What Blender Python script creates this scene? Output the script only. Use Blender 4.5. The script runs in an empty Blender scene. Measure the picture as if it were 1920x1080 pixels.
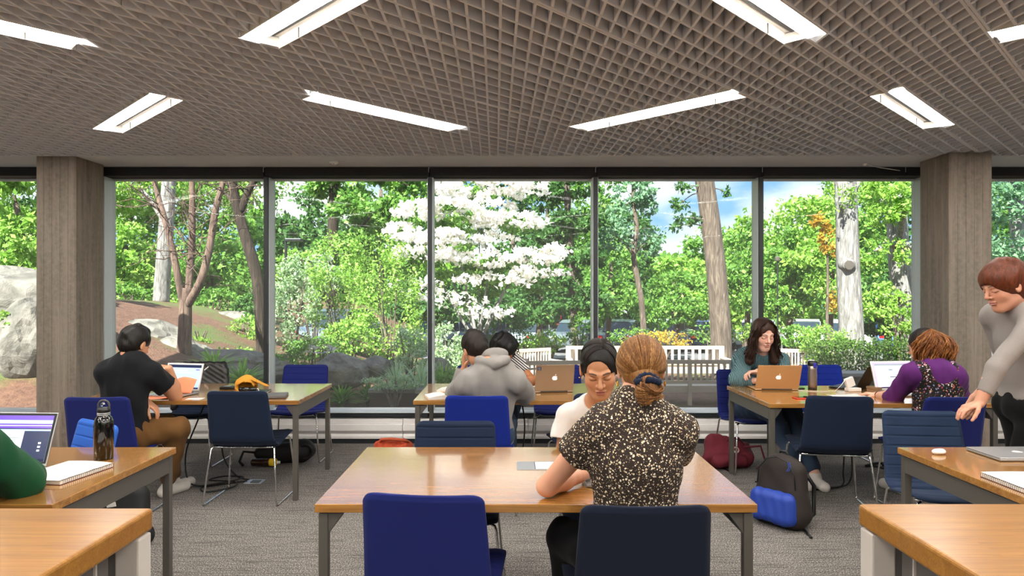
import bpy, bmesh, math, random
import numpy as np
from mathutils import Vector, Matrix, Euler
random.seed(7); RNG = np.random.default_rng(7)
SC = bpy.context.scene; COL = SC.collection
PI = math.pi
FPX, CX, CY, EYE = 1280.0, 955.0, 550.0, 1.525
def W(px, py, Y):
    """point of the room seen at a pixel of the 1920x1080 frame, Y metres in front of the eye"""
    return Vector(((px-CX)*Y/FPX, Y, EYE-(py-CY)*Y/FPX))

# ---------------------------------------------------------------- camera, world, sun, exposure
cd = bpy.data.cameras.new('camera'); cam = bpy.data.objects.new('camera', cd); COL.objects.link(cam)
cam.location = (0, 0, EYE); cam.rotation_euler = (PI/2, 0, 0)
cd.sensor_width = 36; cd.lens = 36*FPX/1920; cd.shift_x = (960-CX)/1920; cd.shift_y = (CY-540)/1920
cd.clip_end = 400; cd.clip_start = 0.05
SC.camera = cam
SC.view_settings.view_transform = 'Standard'; SC.view_settings.look = 'None'
SC.view_settings.gamma = 1; SC.view_settings.use_curve_mapping = False
SC.view_settings.exposure = 0.12
SC.cycles.max_bounces = 7; SC.cycles.diffuse_bounces = 4; SC.cycles.glossy_bounces = 3
SC.cycles.transmission_bounces = 4; SC.cycles.transparent_max_bounces = 10
SC.cycles.caustics_reflective = False; SC.cycles.caustics_refractive = False
SC.cycles.use_denoising = True; SC.cycles.sample_clamp_indirect = 6

wd = bpy.data.worlds.new('sky'); SC.world = wd; wd.use_nodes = True
nt = wd.node_tree; N = nt.nodes; N.clear(); L = nt.links.new
o_ = N.new('ShaderNodeOutputWorld'); bg = N.new('ShaderNodeBackground'); bg.inputs[1].default_value = 1.5
tc = N.new('ShaderNodeTexCoord'); sep = N.new('ShaderNodeSeparateXYZ'); L(tc.outputs['Generated'], sep.inputs[0])
cr = N.new('ShaderNodeValToRGB'); cr.color_ramp.elements[0].color = (.30, .54, .95, 1); cr.color_ramp.elements[1].color = (.10, .30, .78, 1)
cr.color_ramp.elements[1].position = .7; L(sep.outputs[2], cr.inputs[0])
mp = N.new('ShaderNodeMapping'); mp.inputs['Scale'].default_value = (1, 1, 2.2); mp.inputs['Location'].default_value = (.35, 0, .1); L(tc.outputs['Generated'], mp.inputs[0])
nz = N.new('ShaderNodeTexNoise'); nz.inputs['Scale'].default_value = 3.2; nz.inputs['Detail'].default_value = 7; nz.inputs['Roughness'].default_value = .55
L(mp.outputs[0], nz.inputs['Vector'])
c2 = N.new('ShaderNodeValToRGB'); c2.color_ramp.elements[0].position = .42; c2.color_ramp.elements[1].position = .58; L(nz.outputs[0], c2.inputs[0])
mx = N.new('ShaderNodeMix'); mx.data_type = 'RGBA'; L(c2.outputs[0], mx.inputs[0]); L(cr.outputs[0], mx.inputs[6]); mx.inputs[7].default_value = (1, 1, 1, 1)
L(mx.outputs[2], bg.inputs[0]); L(bg.outputs[0], o_.inputs[0])

sl = bpy.data.lights.new('sun', 'SUN'); sl.energy = 18; sl.angle = .009; sl.color = (1, .95, .86)
sun = bpy.data.objects.new('sun', sl); COL.objects.link(sun); sun.location = (0, -4, 12)
sun.rotation_euler = Vector((.30, .62, -.72)).to_track_quat('-Z', 'Y').to_euler()
LAMP_STRENGTH = 66.0

# ---------------------------------------------------------------- materials
def lin(h):
    if isinstance(h, str):
        h = h.lstrip('#'); h = ''.join(x*2 for x in h) if len(h) == 3 else h; c = [int(h[i:i+2], 16)/255 for i in (0, 2, 4)]
        return tuple(x/12.92 if x <= .04045 else ((x+.055)/1.055)**2.4 for x in c)
    return tuple(h)
class NT:
    def __init__(s, name):
        s.m = bpy.data.materials.new(name); s.m.use_nodes = True; s.t = s.m.node_tree; s.n = s.t.nodes
        s.b = s.n['Principled BSDF']; s.out = s.n['Material Output']
    def node(s, typ, **kw):
        n = s.n.new('ShaderNode'+typ)
        for k, v in kw.items():
            if k in n.inputs.keys(): n.inputs[k].default_value = v
            else: setattr(n, k, v)
        return n
    def link(s, a, b): s.t.links.new(a, b)
    def coord(s, kind='Object', scale=(1, 1, 1), rot=(0, 0, 0)):
        tcn = s.node('TexCoord'); m = s.node('Mapping'); m.inputs['Scale'].default_value = scale; m.inputs['Rotation'].default_value = rot
        s.link(tcn.outputs[kind], m.inputs[0]); return m.outputs[0]
    def noise(s, vec, scale, detail=3, rough=.5, dist=0):
        n = s.node('TexNoise'); n.inputs['Scale'].default_value = scale; n.inputs['Detail'].default_value = detail
        n.inputs['Roughness'].default_value = rough; n.inputs['Distortion'].default_value = dist
        if vec: s.link(vec, n.inputs['Vector'])
        return n.outputs[0]
    def ramp(s, fac, stops):
        r = s.node('ValToRGB'); e = r.color_ramp.elements
        while len(e) < len(stops): e.new(.5)
        for el, (p, c) in zip(e, stops): el.position = p; el.color = (*c, 1)
        s.link(fac, r.inputs[0]); return r.outputs[0]
    def mix(s, fac, a, b, blend='MIX'):
        m = s.node('Mix', data_type='RGBA', blend_type=blend)
        for sock, v in ((m.inputs[0], fac), (m.inputs[6], a), (m.inputs[7], b)):
            if isinstance(v, (int, float)): sock.default_value = v
            elif isinstance(v, tuple): sock.default_value = (*v, 1)
            else: s.link(v, sock)
        return m.outputs[2]
    def math(s, op, a, b=None):
        m = s.node('Math', operation=op)
        for sock, v in ((m.inputs[0], a), (m.inputs[1], b)):
            if v is None: continue
            if isinstance(v, (int, float)): sock.default_value = v
            else: s.link(v, sock)
        return m.outputs[0]
    def color(s, v):
        if isinstance(v, tuple): s.b.inputs['Base Color'].default_value = (*v, 1)
        else: s.link(v, s.b.inputs['Base Color'])
    def set(s, **kw):
        for k, v in kw.items(): s.b.inputs[k.replace('_', ' ')].default_value = v
        return s
    def bump(s, h, strength=.3, dist=.01):
        b = s.node('Bump'); b.inputs['Strength'].default_value = strength; b.inputs['Distance'].default_value = dist
        s.link(h, b.inputs['Height']); s.link(b.outputs[0], s.b.inputs['Normal'])
def plain(name, col, rough=.5, metal=0, var=.0, scale=20, bump=0, bscale=80, **kw):
    t = NT(name); c = lin(col); t.set(Roughness=rough, Metallic=metal, **kw)
    v = t.coord()
    n = t.noise(v, scale, 4)
    k = max(var, .03)
    t.color(t.mix(n, tuple(x*(1-k) for x in c), tuple(min(1, x*(1+k)) for x in c)))
    if bump: t.bump(t.noise(v, bscale, 4), bump, .002)
    return t.m
def fabric(name, col, weave=900, rough=.9, var=.12, sheen=.04):
    t = NT(name); c = lin(col); t.set(Roughness=rough); t.b.inputs['Sheen Weight'].default_value = sheen; t.b.inputs['Specular IOR Level'].default_value = .25; t.b.inputs['Sheen Roughness'].default_value = .5
    v = t.coord(); n = t.noise(v, weave, 2, .7); n2 = t.noise(v, 6, 3)
    a = t.mix(n, tuple(x*(1-var*2) for x in c), tuple(min(1, x*(1+var*2)) for x in c))
    t.color(t.mix(n2, a, t.mix(.5, a, tuple(x*.8 for x in c)))); t.bump(n, .25, .001)
    return t.m
M = {}
M['ceil'] = plain('ceiling_paint', '#e3e7ee', .85, var=.04, scale=8)
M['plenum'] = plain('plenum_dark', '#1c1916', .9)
M['soffit'] = plain('soffit_paint', '#e6ebef', .8, var=.02)
M['wall'] = plain('wall_paint', '#e6e1d8', .85)
M['steel'] = plain('grey_powder_coat', '#5a5650', .45, .2, var=.04)
M['postwhite'] = plain('light_post_paint', '#c4bcb4', .5)
M['panelgrey'] = plain('grey_panel', '#5e5a57', .5)
M['chrome'] = plain('chrome', '#d4d4d4', .16, 1)
M['alu'] = plain('anodised_frame', '#d2d9de', .45, .1, var=.03)
M['aludark'] = plain('dark_frame', '#2c3033', .45, .3)
M['shadebox'] = plain('black_shade_cassette', '#08090a', .7)
M['white'] = plain('white_enamel', '#efece8', .45, var=.02)
M['lampwhite'] = plain('lamp_white', '#e6e1d8', .5)
M['black'] = plain('black_plastic', '#0c0c0d', .4)
M['rubber'] = plain('black_rubber', '#0a0a0a', .6)
M['silver'] = plain('silver_aluminium', '#bdbdbf', .35, .75)
M['gold'] = plain('warm_aluminium', '#a59078', .38, .55)
M['goldb'] = plain('gold_aluminium', '#cda676', .38, .5)
M['key'] = plain('keys', '#1a1a1c', .5)
M['paper'] = plain('paper', '#e4dfd8', .8, var=.03)
M['whiteplastic'] = plain('white_plastic', '#ece9e4', .35)
M['glowwhite'] = plain('logo_white', '#f4f4f4', .4, Emission_Strength=.5, Emission_Color=(1, 1, 1, 1))
M['goldjewel'] = plain('gold_jewellery', '#d9a441', .2, 1)
def emis(name, col, s):
    t = NT(name); t.set(Emission_Strength=s, Roughness=.6); t.b.inputs['Emission Color'].default_value = (*lin(col), 1); t.color(lin(col)); return t.m
M['lens'] = emis('lamp_diffuser', '#fffaf2', LAMP_STRENGTH)
# oak
def oak(name, base=('#9a6630', '#c58d4c', '#b37a3c'), rough=.22, coat=.5, along='x'):
    t = NT(name); t.set(Roughness=rough); t.b.inputs['Coat Weight'].default_value = coat; t.b.inputs['Coat Roughness'].default_value = .09
    sc = (1, 1, 1) if along == 'x' else (1, 1, 1)
    v = t.coord('Object')
    sp = t.node('SeparateXYZ'); t.link(v, sp.inputs[0])
    a, b = (0, 1) if along == 'x' else (1, 0)
    st = t.math('FLOOR', t.math('DIVIDE', sp.outputs[b], .105))
    seg = t.math('FLOOR', t.math('ADD', t.math('DIVIDE', sp.outputs[a], .9), t.math('MULTIPLY', st, .37)))
    wn = t.node('TexWhiteNoise', noise_dimensions='2D'); cb = t.node('CombineXYZ'); t.link(st, cb.inputs[0]); t.link(seg, cb.inputs[1]); t.link(cb.outputs[0], wn.inputs['Vector'])
    m = t.node('Mapping'); m.inputs['Scale'].default_value = (1.2, 14, 14) if along == 'x' else (14, 1.2, 14); t.link(v, m.inputs[0])
    ad = t.node('VectorMath', operation='ADD'); t.link(m.outputs[0], ad.inputs[0]); t.link(wn.outputs['Color'], ad.inputs[1])
    g = t.noise(ad.outputs[0], 2.2, 6, .65, 1.1)
    m2 = t.node('Mapping'); m2.inputs['Scale'].default_value = (4, 220, 220) if along == 'x' else (220, 4, 220); t.link(v, m2.inputs[0])
    g2 = t.noise(m2.outputs[0], 1.0, 3, .6)
    c = t.ramp(g, [(.3, lin(base[0])), (.5, lin(base[2])), (.7, lin(base[1]))])
    c = t.mix(t.math('MULTIPLY', wn.outputs[0], .35), c, lin(base[1]))
    c = t.mix(t.ramp(g2, [(.35, (.45,)*3), (.6, (0,)*3)]), c, lin('#7a4c20'))
    t.color(c); t.bump(g2, .04, .001)
    return t.m
M['oak'] = oak('oak_veneer', ('#85592a', '#bd8a45', '#a37237'), rough=.22, coat=1.0)
M['oakcounter'] = oak('oak_counter', ('#7c4f20', '#ad7b38', '#97682c'), rough=.3, coat=.4)
# carpet
t = NT('carpet_tiles'); t.set(Roughness=.97); v = t.coord('Object')
sp = t.node('SeparateXYZ'); t.link(v, sp.inputs[0])
m1 = t.node('Mapping'); m1.inputs['Scale'].default_value = (3, 62, 1); t.link(v, m1.inputs[0]); st = t.noise(m1.outputs[0], 1.0, 3, .7)
fine = t.noise(v, 125, 3, .85); fine2 = t.noise(v, 60, 3, .7)
c = t.ramp(fine, [(.36, lin('#1c1917')), (.5, lin('#655f59')), (.62, lin('#cdc5bc'))])
c = t.mix(t.ramp(st, [(.38, (.65,)*3), (.5, (0,)*3)]), c, lin('#37332f'))
c = t.mix(t.ramp(fine2, [(.4, (.25,)*3), (.6, (0,)*3)]), c, lin('#5b5a5c'))
t.color(c); t.bump(fine, .5, .004); M['carpet'] = t.m
# board-marked concrete
t = NT('board_marked_concrete'); t.set(Roughness=.85); v = t.coord('Object')
m1 = t.node('Mapping'); m1.inputs['Scale'].default_value = (17, 17, .9); t.link(v, m1.inputs[0]); g = t.noise(m1.outputs[0], 1, 6, .7)
m2 = t.node('Mapping'); m2.inputs['Scale'].default_value = (3.2, 3.2, .8); t.link(v, m2.inputs[0]); g2 = t.noise(m2.outputs[0], 1, 4, .5)
c = t.ramp(g, [(.25, lin('#4e433b')), (.5, lin('#83766a')), (.75, lin('#a89a8d'))])
c = t.mix(t.ramp(g2, [(.35, (.65,)*3), (.62, (0,)*3)]), c, lin('#6b675c'))
c = t.mix(t.ramp(t.noise(v, 22, 6, .75), [(.42, (0,)*3), (.62, (.55,)*3)]), c, lin('#8f8275'))
t.color(c); t.bump(g, .5, .006); M['concrete'] = t.m
# window glass : clear, thin, faint tint, mirror at grazing angles
t = NT('window_glass'); tr = t.node('BsdfTransparent'); tr.inputs[0].default_value = (.93, .96, .95, 1); gl = t.node('BsdfGlossy'); gl.inputs['Roughness'].default_value = .01
fr = t.node('Fresnel'); fr.inputs[0].default_value = 1.12; ms = t.node('MixShader'); t.link(fr.outputs[0], ms.inputs[0]); t.link(tr.outputs[0], ms.inputs[1]); t.link(gl.outputs[0], ms.inputs[2])
t.link(ms.outputs[0], t.out.inputs[0]); M['glass'] = t.m
t = NT('clear_plastic'); tr = t.node('BsdfTransparent'); tr.inputs[0].default_value = (.8, .85, .9, 1); gl = t.node('BsdfGlossy'); gl.inputs['Roughness'].default_value = .05
ms = t.node('MixShader'); ms.inputs[0].default_value = .3; t.link(tr.outputs[0], ms.inputs[1]); t.link(gl.outputs[0], ms.inputs[2]); t.link(ms.outputs[0], t.out.inputs[0]); M['clear'] = t.m

# ---------------------------------------------------------------- mesh builders
def newmesh(name, V, F, mats=(), smooth=False, fmat=None):
    me = bpy.data.meshes.new(name); me.from_pydata([tuple(v) for v in V], [], F)
    for m in mats: me.materials.append(m)
    if smooth: me.polygons.foreach_set('use_smooth', [True]*len(me.polygons))
    if fmat is not None: me.polygons.foreach_set('material_index', fmat)
    me.update(); return me
def npmesh(name, V, F, mats=(), smooth=False):
    """V (n,3) array, F (m,k) array"""
    me = bpy.data.meshes.new(name); k = F.shape[1]
    me.vertices.add(len(V)); me.vertices.foreach_set('co', np.asarray(V, np.float32).ravel())
    me.loops.add(F.size); me.loops.foreach_set('vertex_index', np.asarray(F, np.int32).ravel())
    me.polygons.add(len(F)); me.polygons.foreach_set('loop_start', np.arange(0, F.size, k, dtype=np.int32))
    me.polygons.foreach_set('loop_total', np.full(len(F), k, np.int32))
    for m in mats: me.materials.append(m)
    if smooth: me.polygons.foreach_set('use_smooth', np.ones(len(F), bool))
    me.update(calc_edges=True); return me
class MB:
    def __init__(s): s.v = []; s.f = []; s.T = Matrix.Identity(4)
    def add(s, vs, fs):
        b = len(s.v); s.v += [s.T @ Vector(v) for v in vs]; s.f += [tuple(b+i for i in f) for f in fs]; return s
    def box(s, c, d, rz=0, R=None):
        x, y, z = d[0]/2, d[1]/2, d[2]/2
        R = R or Matrix.Rotation(rz, 3, 'Z'); c = Vector(c)
        vs = [c+R @ Vector((a*x, b*y, e*z)) for a in (-1, 1) for b in (-1, 1) for e in (-1, 1)]
        return s.add(vs, [(0, 1, 3, 2), (4, 6, 7, 5), (0, 4, 5, 1), (2, 3, 7, 6), (0, 2, 6, 4), (1, 5, 7, 3)])
    def span(s, lo, hi): return s.box([(a+b)/2 for a, b in zip(lo, hi)], [abs(b-a) for a, b in zip(lo, hi)])
    def bar(s, a, b, w, h, up=(0, 0, 1)):
        a, b = Vector(a), Vector(b); d = (b-a); l = d.length; d.normalize(); x = d.cross(Vector(up))
        if x.length < 1e-4: x = d.cross(Vector((1, 0, 0)))
        x.normalize(); z = x.cross(d); R = Matrix((x, d, z)).transposed()
        return s.box((a+b)/2, (w, l, h), R=R)
    def tube(s, pts, r, n=8, caps=True, closed=False):
        pts = [Vector(p) for p in pts]; m = len(pts); rr = r if isinstance(r, (list, tuple)) else [r]*m
        t0 = (pts[1]-pts[0]).normalized(); ref = Vector((0, 0, 1)) if abs(t0.z) < .9 else Vector((1, 0, 0))
        nrm = t0.cross(ref).normalized(); vs = []
        for i, p in enumerate(pts):
            if closed: tg = (pts[(i+1) % m]-pts[i-1]).normalized()
            else: tg = (pts[min(i+1, m-1)]-pts[max(i-1, 0)]).normalized()
            nrm = (nrm-tg*nrm.dot(tg))
            if nrm.length < 1e-5: nrm = tg.orthogonal()
            nrm.normalize(); bn = tg.cross(nrm)
            for k in range(n):
                a = 2*PI*k/n; vs.append(p+(nrm*math.cos(a)+bn*math.sin(a))*rr[i])
        fs = [(i*n+k, i*n+(k+1) % n, (i+1)*n+(k+1) % n, (i+1)*n+k) for i in range(m-1) for k in range(n)]
        if closed: fs += [((m-1)*n+k, (m-1)*n+(k+1) % n, (k+1) % n, k) for k in range(n)]
        elif caps: fs += [tuple(range(n))[::-1], tuple((m-1)*n+k for k in range(n))]
        return s.add(vs, fs)
    def lathe(s, prof, n=20, c=(0, 0, 0)):
        vs = [(c[0]+r*math.cos(2*PI*k/n), c[1]+r*math.sin(2*PI*k/n), c[2]+z) for r, z in prof for k in range(n)]
        fs = [(i*n+k, i*n+(k+1) % n, (i+1)*n+(k+1) % n, (i+1)*n+k) for i in range(len(prof)-1) for k in range(n)]
        fs += [tuple(range(n))[::-1], tuple((len(prof)-1)*n+k for k in range(n))]
        return s.add(vs, fs)
    def prism(s, poly, z0, z1, T=None):
        """poly (x,y) list extruded z0..z1 ; T maps afterwards"""
        n = len(poly); T = T or Matrix.Identity(4)
        vs = [T @ Vector((x, y, z0)) for x, y in poly]+[T @ Vector((x, y, z1)) for x, y in poly]
        fs = [tuple(range(n))[::-1], tuple(range(n, 2*n))]+[(i, (i+1) % n, n+(i+1) % n, n+i) for i in range(n)]
        return s.add(vs, fs)
    def grid(s, fn, nu, nv):
        vs = [fn(i/nu, j/nv) for i in range(nu+1) for j in range(nv+1)]
        fs = [(i*(nv+1)+j, (i+1)*(nv+1)+j, (i+1)*(nv+1)+j+1, i*(nv+1)+j+1) for i in range(nu) for j in range(nv)]
        return s.add(vs, fs)
    def ball(s, c, r, n=10, m=7):
        r = r if isinstance(r, (tuple, list)) else (r,)*3
        vs = [(c[0]+r[0]*math.sin(PI*i/m)*math.cos(2*PI*k/n), c[1]+r[1]*math.sin(PI*i/m)*math.sin(2*PI*k/n), c[2]+r[2]*math.cos(PI*i/m)) for i in range(1, m) for k in range(n)]
        top = len(vs); vs += [(c[0], c[1], c[2]+r[2]), (c[0], c[1], c[2]-r[2])]
        fs = [((i)*n+k, (i+1)*n+k, (i+1)*n+(k+1) % n, i*n+(k+1) % n) for i in range(m-2) for k in range(n)]
        fs += [(top, k, (k+1) % n) for k in range(n)]+[(top+1, (m-2)*n+(k+1) % n, (m-2)*n+k) for k in range(n)]
        return s.add(vs, fs)
    def mesh(s, name, mat, smooth=False): return newmesh(name, s.v, s.f, [mat] if mat else [], smooth)
    def build(s, name, mat, parent=None, loc=None, rz=0, smooth=False, bevel=0, seg=2, label=None):
        me = s.mesh(name, mat, smooth); return put(name, me, parent, loc, rz, bevel, seg, label)
def put(name, me, parent=None, loc=None, rz=0, bevel=0, seg=2, label=None):
    o = bpy.data.objects.new(name, me); COL.objects.link(o)
    if loc is not None: o.location = loc
    if rz: o.rotation_euler = (0, 0, rz)
    if parent: o.parent = parent
    if bevel:
        b = o.modifiers.new('bevel', 'BEVEL'); b.width = bevel; b.segments = seg; b.limit_method = 'ANGLE'; b.angle_limit = .6
    if label: o['label'] = label
    return o
def tag(o, label=None, cat=None, group=None, kind=None):
    if label: o['label'] = label
    if cat: o['category'] = cat
    if group: o['group'] = group
    if kind: o['kind'] = kind
    return o
def thing(name, label, cat, loc=(0, 0, 0), rz=0, group=None):
    o = bpy.data.objects.new(name, None); COL.objects.link(o); o.location = loc; o.rotation_euler = (0, 0, rz); o.empty_display_size = .1
    return tag(o, label, cat, group)
def struct(o): o['kind'] = 'structure'; return o
def dup(o, parent=None):
    c = o.copy(); COL.objects.link(c); c.parent = parent
    for ch in list(o.children): dup(ch, c)
    return c
def dupthing(o, loc, rz, label, group=None, mats=None):
    c = dup(o); c.location = loc; c.rotation_euler = (0, 0, rz); c['label'] = label
    if group: c['group'] = group
    if mats:
        for ch in c.children_recursive:
            k = ch.name.split('.')[0]
            if k in mats and ch.type == 'MESH':
                ch.material_slots[0].link = 'OBJECT'; ch.material_slots[0].material = mats[k]
    return c

t = NT('screen_cloth'); tr = t.node('BsdfTransparent'); tr.inputs[0].default_value = (1, 1, 1, 1); df = t.node('BsdfDiffuse'); df.inputs[0].default_value = (.55, .56, .55, 1)
ms = t.node('MixShader'); ms.inputs[0].default_value = .05; t.link(tr.outputs[0], ms.inputs[1]); t.link(df.outputs[0], ms.inputs[2]); t.link(ms.outputs[0], t.out.inputs[0]); M['screencloth'] = t.m
# ================================================================ THE ROOM
H = 2.80; YG = 7.09; YF = 6.92; YS = 6.34
MULL = [-4.08-3.36, -4.08-1.68, -2.471, -.806, .876, 2.557, 4.20+1.68, 4.20+3.36]
fl = MB().span((-8, -4, -.12), (8, 7.0, 0)).build('floor', M['carpet']); struct(fl)
for nm, lo, hi in (('wall_left', (-8.15, -4.1, 0), (-8, 7.0, 3.3)), ('wall_right', (8, -4.1, 0), (8.15, 7.0, 3.3)), ('wall_back', (-8.15, -4.25, 0), (8.15, -4.1, 3.3))):
    struct(MB().span(lo, hi).build(nm, M['wall']))
# wall under the window (seen outside only) and roof with parapet that throws the shade on the garden
struct(MB().span((-8.15, 7.0, -.8), (8.15, 7.22, .24)).build('wall_front', M['wall']))
struct(MB().span((-8.3, -4.3, 3.3), (8.3, 7.25, 3.6)).build('trim_1', M['plenum']))
struct(MB().span((-7.8, -4.3, 3.6), (14, 7.2, 6.5)).build('trim_2', M['wall']))
struct(MB().span((-7.8, 7.2, 3.6), (14, 11.0, 3.9)).build('trim_4', M['wall']))  # unseen overhang slab, added to keep sky light off the near garden
struct(MB().span((-8.15, YS, H-.0), (8.15, 7.25, 3.3)).build('trim_3', M['soffit']))

# ---- ceiling of sheared egg-crate panels, laid at 45 degrees to the windows
S0, DS, D0, DD = 1.30, .9035, 1.935, .9407
def XY(S, D): return ((S-D)/2, (S+D)/2)
LAMPS = []
for n in range(-3, 4):
    for m in range(-3, 3):
        for kind in '/\\':
            if kind == '/': S, D = 4.01+2*n*2*DS/2*1.0, 5.698+m*4*DD/1.0
            else: S, D = 2.2035+n*2*DS, 3.8165+m*4*DD
            if kind == '/': S = 4.01+n*4*DS
            else: S = 2.2035+n*4*DS
            x, y = XY(S, D)
            if -4.8 < x < 5.2 and -2.6 < y < 5.6: LAMPS.append((kind, S, D))
ceil_root = bpy.data.objects.new('ceiling', None); COL.objects.link(ceil_root); struct(ceil_root)
ceil_root.location = (0, 0, H)
RH, RT = .088, .0135
def panel_mesh(k, m, clip):
    """unit panel, 6x6 sheared cells; coordinates relative to the panel's corner"""
    mb = MB(); s0, d0 = S0+DS*k, D0+DD*m; ds, dd = DS/6, DD/6
    x0, y0 = XY(s0, d0)
    def P(i, j): x, y = XY(s0+i*ds, d0+j*dd); return x-x0, y-y0
    def blocked(i, j):
        S, D = s0+i*ds, d0+j*dd
        for kd, Sc, Dc in LAMPS:
            if kd == '/' and abs(D-Dc) < dd*.999 and abs(S-Sc) < DS-.01: return True
            if kd == '\\' and abs(S-Sc) < ds*.999 and abs(D-Dc) < DD-.01: return True
        return False
    def rib(pts, w, z0, z1):
        # pts: list of (i,j) unit steps; merged where nothing blocks
        run = []
        def flush():
            if len(run) > 1:
                a, b = P(*run[0]), P(*run[-1])
                mb.bar((a[0], a[1], (z0+z1)/2), (b[0], b[1], (z0+z1)/2), w, z1-z0)
        for q in range(len(pts)-1):
            a, b = pts[q], pts[q+1]; mid = ((a[0]+b[0])/2, (a[1]+b[1])/2)
            if blocked(*mid): flush(); run.clear()
            else:
                if not run: run.append(a)
                run.append(b)
        flush()
    e = .06
    for j in range(7):
        jj = j+(.075 if j == 0 else -.075 if j == 6 else 0)
        rib([(i+(e if i == 0 else 0), jj) for i in range(7)], RT, 0, RH)
    for i in range(-5, 6):
        pts = [(i+q, q) for q in range(0, 7) if 0 <= i+q <= 6]
        if len(pts) > 1: rib(pts, RT, .002, RH)
    for i in range(6):      # light upper cross ribs
        for j in range(6):
            if not blocked(i+.6, j+.4):
                a, b = P(i+.55, j+.02), P(i+.55, j+.98)
                mb.bar((a[0], a[1], RH-.006), (b[0], b[1], RH-.006), .007, .012)
    me = mb.mesh('ceiling_panel', M['ceil'])
    if clip:
        bm = bmesh.new(); bm.from_mesh(me)
        bmesh.ops.bisect_plane(bm, geom=bm.verts[:]+bm.edges[:]+bm.faces[:], plane_co=(0, YS-.004-y0, 0), plane_no=(0, 1, 0), clear_outer=True)
        bm.to_mesh(me); n = len(bm.faces); bm.free()
        if n == 0: return None
    return me
plain_panel = None
for k in range(-8, 16):
    for m in range(-6, 12):
        x0, y0 = XY(S0+DS*k, D0+DD*m); cx, cy = XY(S0+DS*(k+.5), D0+DD*(m+.5))
        if not (-6.6 < cx < 7.0 and -1.2 < cy < YS+.4): continue
        if cy < 1.2 and (cx < -4 or cx > 4): continue
        clip = y0+.95 > YS-.05
        near = any(abs((S0+DS*(k+.5))-S)/DS+0 < 1.6 and abs((D0+DD*(m+.5))-D)/DD < 1.6 for kd, S, D in LAMPS)
        if clip or near: me = panel_mesh(k, m, clip)
        else:
            if plain_panel is None: plain_panel = panel_mesh(k, m, False)
            me = plain_panel
        if me is None or len(me.polygons) == 0: continue
        put('ceiling_panel', me, ceil_root, (x0, y0, 0))
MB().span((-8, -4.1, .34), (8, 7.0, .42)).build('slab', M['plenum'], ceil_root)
# beyond the panels in view the ceiling goes on as a plain sheet
MB().span((-8, -4.1, .0), (8, -1.3, .03)).build('ceiling_sheet', M['ceil'], ceil_root)

# ---- recessed luminaires
def luminaire(kind, S, D, label):
    x, y = XY(S, D); ang = PI/4 if kind == '/' else -PI/4     # length direction
    t = thing('ceiling_light', label, 'ceiling light', (x, y, H), ang, 'recessed ceiling lights')
    L_ = 2*DS/math.sqrt(2) if kind == '/' else 2*DD/math.sqrt(2)
    l2 = L_/2-.012; w2 = .106
    # local: x along the length, y across; near (room) side is -y for '/', and for '\' also -y
    MB().span((-l2, -w2+.006, -.001), (l2, -.008, .016)).build('diffuser', M['lens'], t, label='glowing white diffuser')
    h = MB(); h.span((-l2, -w2, -.002), (l2, -w2+.006, .05)); h.span((-l2, -.004, .012), (l2, .004, .05))
    h.span((-l2, w2-.004, -.004), (l2, w2, .062)); h.span((-l2, -w2, .0), (-l2+.004, w2, .05)); h.span((l2-.004, -w2, 0), (l2, w2, .05))
    h.span((-l2, -w2, .055), (l2, w2, .065)); h.build('housing', M['lampwhite'], t)
    b = MB(); b.span((-l2+.01, .012, .040), (l2-.01, .038, .052)); b.build('trough', M['lampwhite'], t)
    b = MB(); b.span((-l2+.01, .042, .046), (l2-.01, .068, .0535)); b.build('air_slot', M['black'], t, label='black air slot')
    for q in (-.33, .33):
        MB().box((q*L_, w2-.006, .022), (.006, .006, .05)).build('clip', M['steel'], t)
    return t
lab = {}
NAMES = {(-2.69, 4.89): 'lit recessed ceiling light nearest the left concrete column', (-.84, 4.85): 'lit recessed ceiling light left of centre in the row nearer the windows',
         (1.0, 4.82): 'lit recessed ceiling light right of centre in the row nearer the windows', (2.85, 4.78): 'lit recessed ceiling light nearest the right concrete column',
         (-2.65, 3.05): 'lit recessed ceiling light cut off by the left edge of the photo', (-.81, 3.01): 'lit recessed ceiling light cut by the top edge, left of centre',
         (1.04, 2.97): 'lit recessed ceiling light cut by the top edge, right of centre', (2.88, 2.94): 'lit recessed ceiling light cut off by the right edge of the photo'}
for kd, S, D in LAMPS:
    x, y = XY(S, D); lb = 'lit recessed ceiling light in the rows over and behind the viewer'
    for (a, b), s_ in NAMES.items():
        if abs(a-x) < .3 and abs(b-y) < .3: lb = s_
    if lb.endswith('viewer') and y > 4: lb = 'lit recessed ceiling light beyond the side of the window row, '+('left' if x < 0 else 'right')
    luminaire(kd, S, D, lb)

# ---- columns
for nm, xa, xb, ya, yb, lb in (('concrete_column', -4.40, -4.03, 6.34, 6.78, 'board-marked concrete column at the left of the window wall'),
                           ('concrete_column', 3.985, 4.375, 6.18, 6.62, 'board-marked concrete column at the right, behind the walking person')):
    mb = MB(); cxx, cyy = (xa+xb)/2, (ya+yb)/2; w, d = (xb-xa)/2, (yb-ya)/2
    t = thing(nm, lb, 'column', (cxx, cyy, 0))
    mb.prism([(-w+.012, -d), (w-.012, -d), (w, -d+.012), (w, d), (-w, d), (-w, -d+.012)], 0, H-.001); mb.build('shaft', M['concrete'], t)
    for q in range(4):      # raised board seams on front and both sides
        MB().box((-w+.075+q*.075, -d-.001, 1.4), (.004, .005, 2.79)).build('board_seam', M['concrete'], t)
    for q in range(3):
        for s_ in (-1, 1): MB().box((s_*(w+.0005), -d+.11+q*.11, 1.4), (.005, .004, 2.79)).build('board_seam', M['concrete'], t)
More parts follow.
